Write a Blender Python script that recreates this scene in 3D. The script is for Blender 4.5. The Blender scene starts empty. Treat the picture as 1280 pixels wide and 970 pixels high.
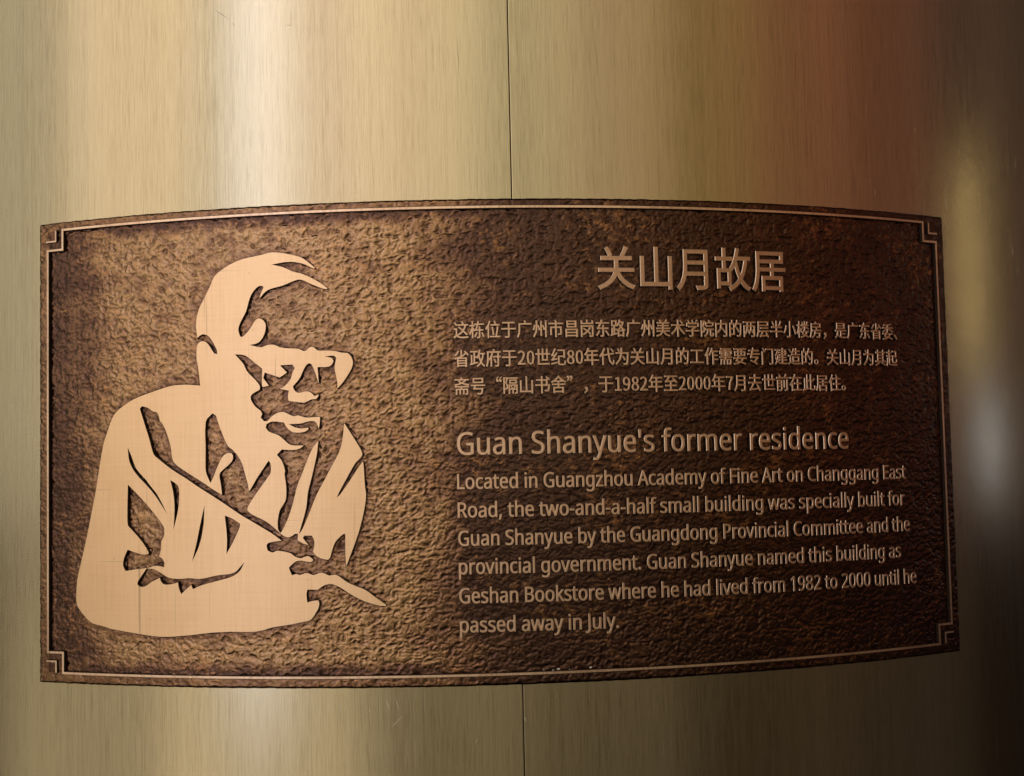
import bpy, bmesh, math
import numpy as np
from mathutils import Vector, Matrix

# ------------------------------------------------------------------ camera, world, lamps, exposure
SC = bpy.context.scene
COL = SC.collection
ZC = 1.5                       # height of the plaque's centre above the floor
RAD = 0.901412                 # radius of the column (m)

def rot(yaw, pitch, roll):
    fw = Vector((math.sin(yaw)*math.cos(pitch), math.cos(yaw)*math.cos(pitch), math.sin(pitch)))
    rt = Vector((math.cos(yaw), -math.sin(yaw), 0)); up = rt.cross(fw)
    c, s = math.cos(roll), math.sin(roll)
    return c*rt + s*up, -s*rt + c*up, fw

cam = bpy.data.cameras.new('camera'); cam_o = bpy.data.objects.new('camera', cam); COL.objects.link(cam_o)
rt, up, fw = rot(0.0273314, 0.0602203, -0.0223510)
M = Matrix((( rt.x, up.x, -fw.x), (rt.y, up.y, -fw.y), (rt.z, up.z, -fw.z)))
cam_o.matrix_world = Matrix.Translation((0.010514, -1.963023, ZC - 0.022020)) @ M.to_4x4()
cam.sensor_width = 36; cam.lens = 36*1609.111/1280; cam.clip_start = 0.02; cam.clip_end = 100
SC.camera = cam_o

w = bpy.data.worlds.new('World'); SC.world = w; w.use_nodes = True
bg = w.node_tree.nodes['Background']; bg.inputs[0].default_value = (0.75, 0.62, 0.50, 1); bg.inputs[1].default_value = 0.10

def lamp(name, az, el, dist, sx, sy, power, col, roll=0):
    """rectangular lamp seen from the plaque in direction (az, el), facing it"""
    l = bpy.data.lights.new(name, 'AREA'); l.shape = 'RECTANGLE'; l.size = sx; l.size_y = sy
    l.energy = power; l.color = col
    o = bpy.data.objects.new(name, l); COL.objects.link(o)
    a, e = math.radians(az), math.radians(el)
    d = Vector((math.sin(a)*math.cos(e), -math.cos(a)*math.cos(e), math.sin(e)))
    t = Vector((0, -RAD, ZC)); p = t + d*dist
    o.location = p; o.rotation_euler = (p - t).to_track_quat('Z', 'Y').to_euler()
    return o
bg.inputs[0].default_value = (0.0095, 0.0060, 0.0045, 1); bg.inputs[1].default_value = 1.0
lamp('upper_fill_lamp', -88, 21, 3, 0.95, 2.7, 2.48, (0.960, 1.000, 0.680))  # added row of unseen fill lamps, strength and tint fitted to the metal's reflections
lamp('upper_fill_lamp', -72, 21, 3, 0.95, 2.7, 4.35, (1.000, 0.902, 0.712))
lamp('upper_fill_lamp', -56, 21, 3, 0.95, 2.7, 8.19, (1.000, 0.835, 0.631))
lamp('upper_fill_lamp', -40, 21, 3, 0.95, 2.7, 4.81, (1.000, 0.858, 0.584))
lamp('upper_fill_lamp', -24, 21, 3, 0.95, 2.7, 7.26, (1.000, 0.829, 0.660))
lamp('upper_fill_lamp', -8, 21, 3, 0.95, 2.7, 7.18, (1.000, 0.846, 0.620))
lamp('upper_fill_lamp', 8, 21, 3, 0.95, 2.7, 3.98, (1.000, 0.904, 0.590))
lamp('upper_fill_lamp', 24, 21, 3, 0.95, 2.7, 3.66, (1.000, 0.762, 0.478))
lamp('upper_fill_lamp', 40, 21, 3, 0.95, 2.7, 1.84, (1.000, 0.696, 0.275))
lamp('upper_fill_lamp', 56, 21, 3, 0.95, 2.7, 1.61, (1.000, 0.455, 0.249))
lamp('upper_fill_lamp', 72, 21, 3, 0.95, 2.7, 1.01, (1.000, 0.393, 0.252))
lamp('upper_fill_lamp', 88, 21, 3, 0.95, 2.7, 0.50, (1.000, 0.600, 0.480))
lamp('upper_fill_lamp', 104, 21, 3, 0.95, 2.7, 0.40, (1.000, 0.650, 0.500))
lamp('low_fill_lamp', -86, -20, 3, 1.6, 1.6, 1.53, (1.000, 0.877, 0.588))  # added low row of unseen fill lamps, fitted to tone the lower brass
lamp('low_fill_lamp', -60, -20, 3, 1.6, 1.6, 3.04, (1.000, 0.858, 0.593))
lamp('low_fill_lamp', -34, -20, 3, 1.6, 1.6, 4.87, (1.000, 0.851, 0.599))
lamp('low_fill_lamp', -8, -20, 3, 1.6, 1.6, 1.31, (1.000, 0.870, 0.527))
lamp('low_fill_lamp', 18, -20, 3, 1.6, 1.6, 0.75, (1.000, 0.832, 0.534))
lamp('low_fill_lamp', 44, -20, 3, 1.6, 1.6, 0.20, (1.000, 0.800, 0.500))
lamp('low_fill_lamp', 70, -20, 3, 1.6, 1.6, 0.20, (1.000, 0.780, 0.550))
lamp('tube_lamp', -34.6, 16, 3, 0.36, 3.4, 6.67, (0.673, 0.747, 1.000))
lamp('small_spot_lamp', 92, 0.3, 2.6, 0.04, 0.2, 0.12, (0.718, 0.826, 1.000))
lamp('small_spot_lamp', 89.5, 10, 2.6, 0.03, 0.5, 0.24, (1.000, 0.812, 0.404))


SC.view_settings.view_transform = 'Standard'; SC.view_settings.look = 'None'
SC.view_settings.exposure = 0.0; SC.view_settings.gamma = 1.0; SC.view_settings.use_curve_mapping = False
SC.cycles.max_bounces = 5

# ------------------------------------------------------------------ helpers
def link(name, me, parent=None, mats=()):
    o = bpy.data.objects.new(name, me); COL.objects.link(o)
    if parent is not None: o.parent = parent
    for m in mats:
        if m is not None and m.name not in [x.name for x in me.materials if x]: me.materials.append(m)
    return o

def empty(name, parent=None, loc=(0, 0, 0)):
    o = bpy.data.objects.new(name, None); COL.objects.link(o); o.location = loc
    o.empty_display_size = 0.05
    if parent is not None: o.parent = parent
    return o

def bend(me, r0=RAD, zoff=ZC, conv=0.001):
    """flat mesh in plaque millimetres (x along the curve, y up, z out) -> wrapped on the column; uv keeps metres on the sheet"""
    n = len(me.vertices); co = np.empty(n*3, 'f'); me.vertices.foreach_get('co', co); co = co.reshape(-1, 3)*conv
    nl = len(me.loops); vi = np.empty(nl, 'i'); me.loops.foreach_get('vertex_index', vi)
    while me.uv_layers: me.uv_layers.remove(me.uv_layers[0])
    uv = me.uv_layers.new(name='sheet')
    uv.data.foreach_set('uv', co[vi][:, :2].astype('f').ravel())
    ph = co[:, 0]/RAD; r = r0 + co[:, 2]
    out = np.stack([r*np.sin(ph), -r*np.cos(ph), co[:, 1] + zoff], -1).astype('f')
    me.vertices.foreach_set('co', out.ravel()); me.update()

def nd(nt, kind, **kw):
    n = nt.nodes.new(kind)
    for k, v in kw.items():
        if k.startswith('i_'):
            key = k[2:]; n.inputs[int(key) if key.isdigit() else key].default_value = v
        else: setattr(n, k, v)
    return n

def mat(name):
    m = bpy.data.materials.new(name); m.use_nodes = True
    return m, m.node_tree, m.node_tree.nodes['Principled BSDF'], m.node_tree.links.new

def noise(nt, L, vec, scale, sx=1, sy=1, detail=3, rough=0.55):
    mp = nd(nt, 'ShaderNodeMapping'); mp.inputs['Scale'].default_value = (sx, sy, 1); L(vec, mp.inputs[0])
    n = nd(nt, 'ShaderNodeTexNoise'); n.inputs['Scale'].default_value = scale; n.inputs['Detail'].default_value = detail
    n.inputs['Roughness'].default_value = rough; L(mp.outputs[0], n.inputs['Vector'])
    return n.outputs[0]

def ramp(nt, L, fac, stops):
    r = nd(nt, 'ShaderNodeValToRGB'); e = r.color_ramp.elements
    while len(e) < len(stops): e.new(0.5)
    for x, (p, c) in zip(e, stops): x.position = p; x.color = (*c, 1) if len(c) == 3 else c
    L(fac, r.inputs[0]); return r.outputs[0]

def mth(nt, L, op, a, b=None, clamp=False):
    n = nd(nt, 'ShaderNodeMath', operation=op, use_clamp=clamp)
    for i, x in enumerate((a, b)):
        if x is None: continue
        if isinstance(x, (int, float)): n.inputs[i].default_value = x
        else: L(x, n.inputs[i])
    return n.outputs[0]

def bump(nt, L, h, strength, dist, normal=None):
    b = nd(nt, 'ShaderNodeBump'); b.inputs['Strength'].default_value = strength; b.inputs['Distance'].default_value = dist
    L(h, b.inputs['Height'])
    if normal: L(normal, b.inputs['Normal'])
    return b.outputs[0]

# ------------------------------------------------------------------ materials
# brushed brass cladding: upright grain, fine scratches
BRASS, nt, B, L = mat('brushed_brass')
uv = nd(nt, 'ShaderNodeUVMap', uv_map='sheet').outputs[0]
g1 = noise(nt, L, uv, 1050, 1, 0.028, 3, 0.7); g2 = noise(nt, L, uv, 260, 1, 0.008, 2, 0.5); g3 = noise(nt, L, uv, 9, 1, 0.35, 4)
gr = mth(nt, L, 'ADD', mth(nt, L, 'MULTIPLY', g1, 0.75), mth(nt, L, 'MULTIPLY', g2, 0.25))
col = ramp(nt, L, gr, [(0.32, (0.47, 0.385, 0.25)), (0.48, (0.61, 0.515, 0.35)), (0.68, (0.69, 0.595, 0.42))])
pit = noise(nt, L, uv, 900, 1, 0.45, 1, 0.5); ln = noise(nt, L, uv, 330, 1, 0.010, 1); sm = noise(nt, L, uv, 5, 1, 0.6, 5, 0.6)
pits = mth(nt, L, 'MAXIMUM', ramp(nt, L, pit, [(0.74, (0, 0, 0)), (0.80, (1, 1, 1))]), mth(nt, L, 'MULTIPLY', ramp(nt, L, ln, [(0.76, (0, 0, 0)), (0.82, (1, 1, 1))]), 0.8))
mx = nd(nt, 'ShaderNodeMix', data_type='RGBA'); L(mth(nt, L, 'MULTIPLY', pits, 0.55), mx.inputs[0]); L(col, mx.inputs[6]); mx.inputs[7].default_value = (0.22, 0.17, 0.10, 1)
L(mx.outputs[2], B.inputs['Base Color']); B.inputs['Metallic'].default_value = 1
L(mth(nt, L, 'ADD', mth(nt, L, 'MULTIPLY', gr, 0.16), mth(nt, L, 'ADD', mth(nt, L, 'MULTIPLY', g3, 0.06), 0.13)), B.inputs['Roughness'])
L(bump(nt, L, gr, 0.10, 0.0003), B.inputs['Normal'])
# clear lacquer: a second, sharper and colourless gloss broken up by dust-fine speckle and faint wipe marks
B.inputs['Coat Weight'].default_value = 1.0; B.inputs['Coat IOR'].default_value = 1.6
L(mth(nt, L, 'ADD', mth(nt, L, 'MULTIPLY', sm, 0.10), 0.15), B.inputs['Coat Roughness'])
spk = noise(nt, L, uv, 900, 1, 0.55, 3, 0.7)
L(bump(nt, L, spk, 0.15, 0.0004), B.inputs['Coat Normal'])

DARK, nt, B, L = mat('joint_dark'); B.inputs['Base Color'].default_value = (0.02, 0.016, 0.012, 1); B.inputs['Roughness'].default_value = 0.7

# cast bronze with dark patina left in the low places
CAST, nt, B, L = mat('cast_bronze')
uv = nd(nt, 'ShaderNodeUVMap', uv_map='sheet').outputs[0]
at = nd(nt, 'ShaderNodeAttribute', attribute_name='relief').outputs['Fac']
pa = nd(nt, 'ShaderNodeAttribute', attribute_name='patina').outputs['Fac']
f1 = noise(nt, L, uv, 520, 1, 1.3, 4, 0.6); f2 = noise(nt, L, uv, 30, 1, 1, 3, 0.6)
k = mth(nt, L, 'ADD', mth(nt, L, 'MULTIPLY', at, 0.28), mth(nt, L, 'ADD', mth(nt, L, 'MULTIPLY', f1, 0.20), 0.28))
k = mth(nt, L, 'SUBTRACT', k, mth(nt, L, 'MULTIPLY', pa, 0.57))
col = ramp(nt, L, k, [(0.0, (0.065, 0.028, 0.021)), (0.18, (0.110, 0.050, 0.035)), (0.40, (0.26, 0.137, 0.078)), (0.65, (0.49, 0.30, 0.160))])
# small rubbed spots where warm copper shows
sp = mth(nt, L, 'ADD', mth(nt, L, 'MULTIPLY', noise(nt, L, uv, 110, 1, 1.4, 4, 0.7), 0.65), mth(nt, L, 'MULTIPLY', noise(nt, L, uv, 11, 1, 1.6, 3, 0.6), 0.45))
spm = mth(nt, L, 'MULTIPLY', ramp(nt, L, sp, [(0.58, (0, 0, 0)), (0.68, (1, 1, 1))]), ramp(nt, L, at, [(0.45, (0, 0, 0)), (0.7, (1, 1, 1))]))
mx = nd(nt, 'ShaderNodeMix', data_type='RGBA'); L(mth(nt, L, 'MULTIPLY', spm, 0.45), mx.inputs[0]); L(col, mx.inputs[6]); mx.inputs[7].default_value = (0.62, 0.30, 0.13, 1)
L(mx.outputs[2], B.inputs['Base Color']); B.inputs['Metallic'].default_value = 0.95
L(mth(nt, L, 'ADD', mth(nt, L, 'MULTIPLY', f2, 0.18), 0.13), B.inputs['Roughness'])
cn = bump(nt, L, f1, 0.35, 0.0005); L(cn, B.inputs['Normal']); L(cn, B.inputs['Coat Normal'])
B.inputs['Coat Weight'].default_value = 0.35; B.inputs['Coat IOR'].default_value = 1.6; B.inputs['Coat Roughness'].default_value = 0.18

def metal(name, c, c2, rough, b, scr=0.0):
    m, nt, B, L = mat(name)
    uv = nd(nt, 'ShaderNodeUVMap', uv_map='sheet').outputs[0]
    a = noise(nt, L, uv, 480, 1, 0.03, 2); h = noise(nt, L, uv, 480, 0.03, 1, 2); bl = noise(nt, L, uv, 25, 1, 1, 3)
    s = mth(nt, L, 'ADD', mth(nt, L, 'MULTIPLY', a, 0.38), mth(nt, L, 'ADD', mth(nt, L, 'MULTIPLY', h, 0.22), mth(nt, L, 'MULTIPLY', bl, 0.4)))
    col = ramp(nt, L, s, [(0.42, c2), (0.54, c)])
    if scr:      # sparse hairline scratches, mostly upright, and a few spots
        q1 = noise(nt, L, uv, 420, 1, 0.012, 1); q2 = noise(nt, L, uv, 420, 0.02, 1, 1); q3 = noise(nt, L, uv, 380, 1, 1, 1)
        ln = mth(nt, L, 'MAXIMUM', ramp(nt, L, q1, [(0.70, (0, 0, 0)), (0.75, (1, 1, 1))]), ramp(nt, L, q2, [(0.72, (0, 0, 0)), (0.78, (1, 1, 1))]))
        ln = mth(nt, L, 'MAXIMUM', ln, ramp(nt, L, q3, [(0.76, (0, 0, 0)), (0.80, (1, 1, 1))]))
        mx = nd(nt, 'ShaderNodeMix', data_type='RGBA'); L(mth(nt, L, 'MULTIPLY', ln, scr), mx.inputs[0]); L(col, mx.inputs[6]); mx.inputs[7].default_value = (0.35, 0.24, 0.15, 1)
        col = mx.outputs[2]
    L(col, B.inputs['Base Color']); B.inputs['Metallic'].default_value = 1
    L(mth(nt, L, 'ADD', mth(nt, L, 'MULTIPLY', bl, 0.12), rough - 0.06), B.inputs['Roughness'])
    L(bump(nt, L, s, b, 0.0003), B.inputs['Normal'])
    return m
FACE = metal('brushed_copper_gold', (1.0, 0.70, 0.455), (0.94, 0.64, 0.405), 0.41, 0.3, 0.5)
POL = metal('worn_bright_edge', (1.0, 0.74, 0.58), (0.74, 0.51, 0.39), 0.38, 0.2)
LETTER = metal('letter_bronze', (0.98, 0.68, 0.52), (0.82, 0.55, 0.41), 0.38, 0.3)
LEDGE = metal('letter_edge_bronze', (1.0, 0.80, 0.66), (1.0, 0.76, 0.62), 0.50, 0.2)
PATINA, nt, B, L = mat('dark_patina'); B.inputs['Base Color'].default_value = (0.035, 0.020, 0.014, 1); B.inputs['Metallic'].default_value = 0.5; B.inputs['Roughness'].default_value = 0.55
SPECK, nt, B, L = mat('mineral_speck'); B.inputs['Base Color'].default_value = (0.75, 0.72, 0.68, 1); B.inputs['Roughness'].default_value = 0.8
SCUFF, nt, B, L = mat('bright_scuff'); B.inputs['Base Color'].default_value = (0.85, 0.80, 0.68, 1); B.inputs['Metallic'].default_value = 0.7; B.inputs['Roughness'].default_value = 0.5
HEAD = metal('heading_bronze', (0.82, 0.55, 0.42), (0.66, 0.43, 0.32), 0.38, 0.3)


# ------------------------------------------------------------------ column
column = empty('clad_column', None, (0, 0, 0))
column['label'] = 'large round column clad in brushed brass sheets with a thin upright joint'
column['category'] = 'column'; column['kind'] = 'thing'
EDGE0 = 42.9                                   # the joint seen above and below the plaque (mm along the curve)
SHEET_W = 2*math.pi*RAD*1000/6
def sheet_mesh(x0, x1):
    bm = bmesh.new(); n = 72
    prof = [(0, -4.0), (0.0, -0.14), (0.04, -0.04), (0.14, 0.0), (0.8, 0.0)]
    xs = [(x0 + a, z) for a, z in prof] + [(x0 + 0.8 + (x1 - x0 - 1.6)*i/n, 0) for i in range(1, n)] + [(x1 - a, z) for a, z in prof[::-1]]
    rows = []
    for y in (-1500, 1700):
        rows.append([bm.verts.new((x, y, z)) for x, z in xs])
    for i in range(len(xs) - 1):
        f = bm.faces.new((rows[0][i], rows[0][i+1], rows[1][i+1], rows[1][i])); f.smooth = True
    me = bpy.data.meshes.new('brass_sheet'); bm.to_mesh(me); bm.free(); bend(me); return me
for k in range(6):
    a = EDGE0 + SHEET_W*(k - 3); gap = 0.45
    link('brass_sheet', sheet_mesh(a + gap, a + SHEET_W - gap), column, (BRASS,))
bm = bmesh.new(); bmesh.ops.create_cone(bm, cap_ends=True, segments=128, radius1=RAD - 0.0042, radius2=RAD - 0.0042, depth=3.2)
me = bpy.data.meshes.new('column_core'); bm.to_mesh(me); bm.free()
core = link('column_core', me, column, (DARK,)); core.location = (0, 0, 1.6)

# ------------------------------------------------------------------ plaque plate: one cast sheet with real relief
plaque = empty('bronze_plaque', None, (0, -RAD, ZC)); 
plaque['label'] = 'curved cast bronze plaque with raised portrait, Chinese and English text and a notched border'
plaque['category'] = 'plaque'
def child(name, me, mats, parent=plaque):
    o = link(name, me, parent, mats); o.matrix_parent_inverse = Matrix.Translation((0, RAD, -ZC)); return o

rng = np.random.default_rng(7)
def perlin(x, y, seed):
    r = np.random.default_rng(seed); G = r.uniform(0, 2*np.pi, (256, 256))
    gx, gy = np.cos(G), np.sin(G)
    xi, yi = np.floor(x).astype(int), np.floor(y).astype(int); xf, yf = x - xi, y - yi
    u, v = xf*xf*xf*(xf*(xf*6 - 15) + 10), yf*yf*yf*(yf*(yf*6 - 15) + 10)
    def g(i, j, a, b): i, j = i & 255, j & 255; return gx[i, j]*a + gy[i, j]*b
    n00, n10 = g(xi, yi, xf, yf), g(xi+1, yi, xf-1, yf)
    n01, n11 = g(xi, yi+1, xf, yf-1), g(xi+1, yi+1, xf-1, yf-1)
    return (n00*(1-u) + n10*u)*(1-v) + (n01*(1-u) + n11*u)*v
sst = lambda a, b, x: (lambda t: t*t*(3-2*t))(np.clip((x-a)/(b-a), 0, 1))

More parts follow.
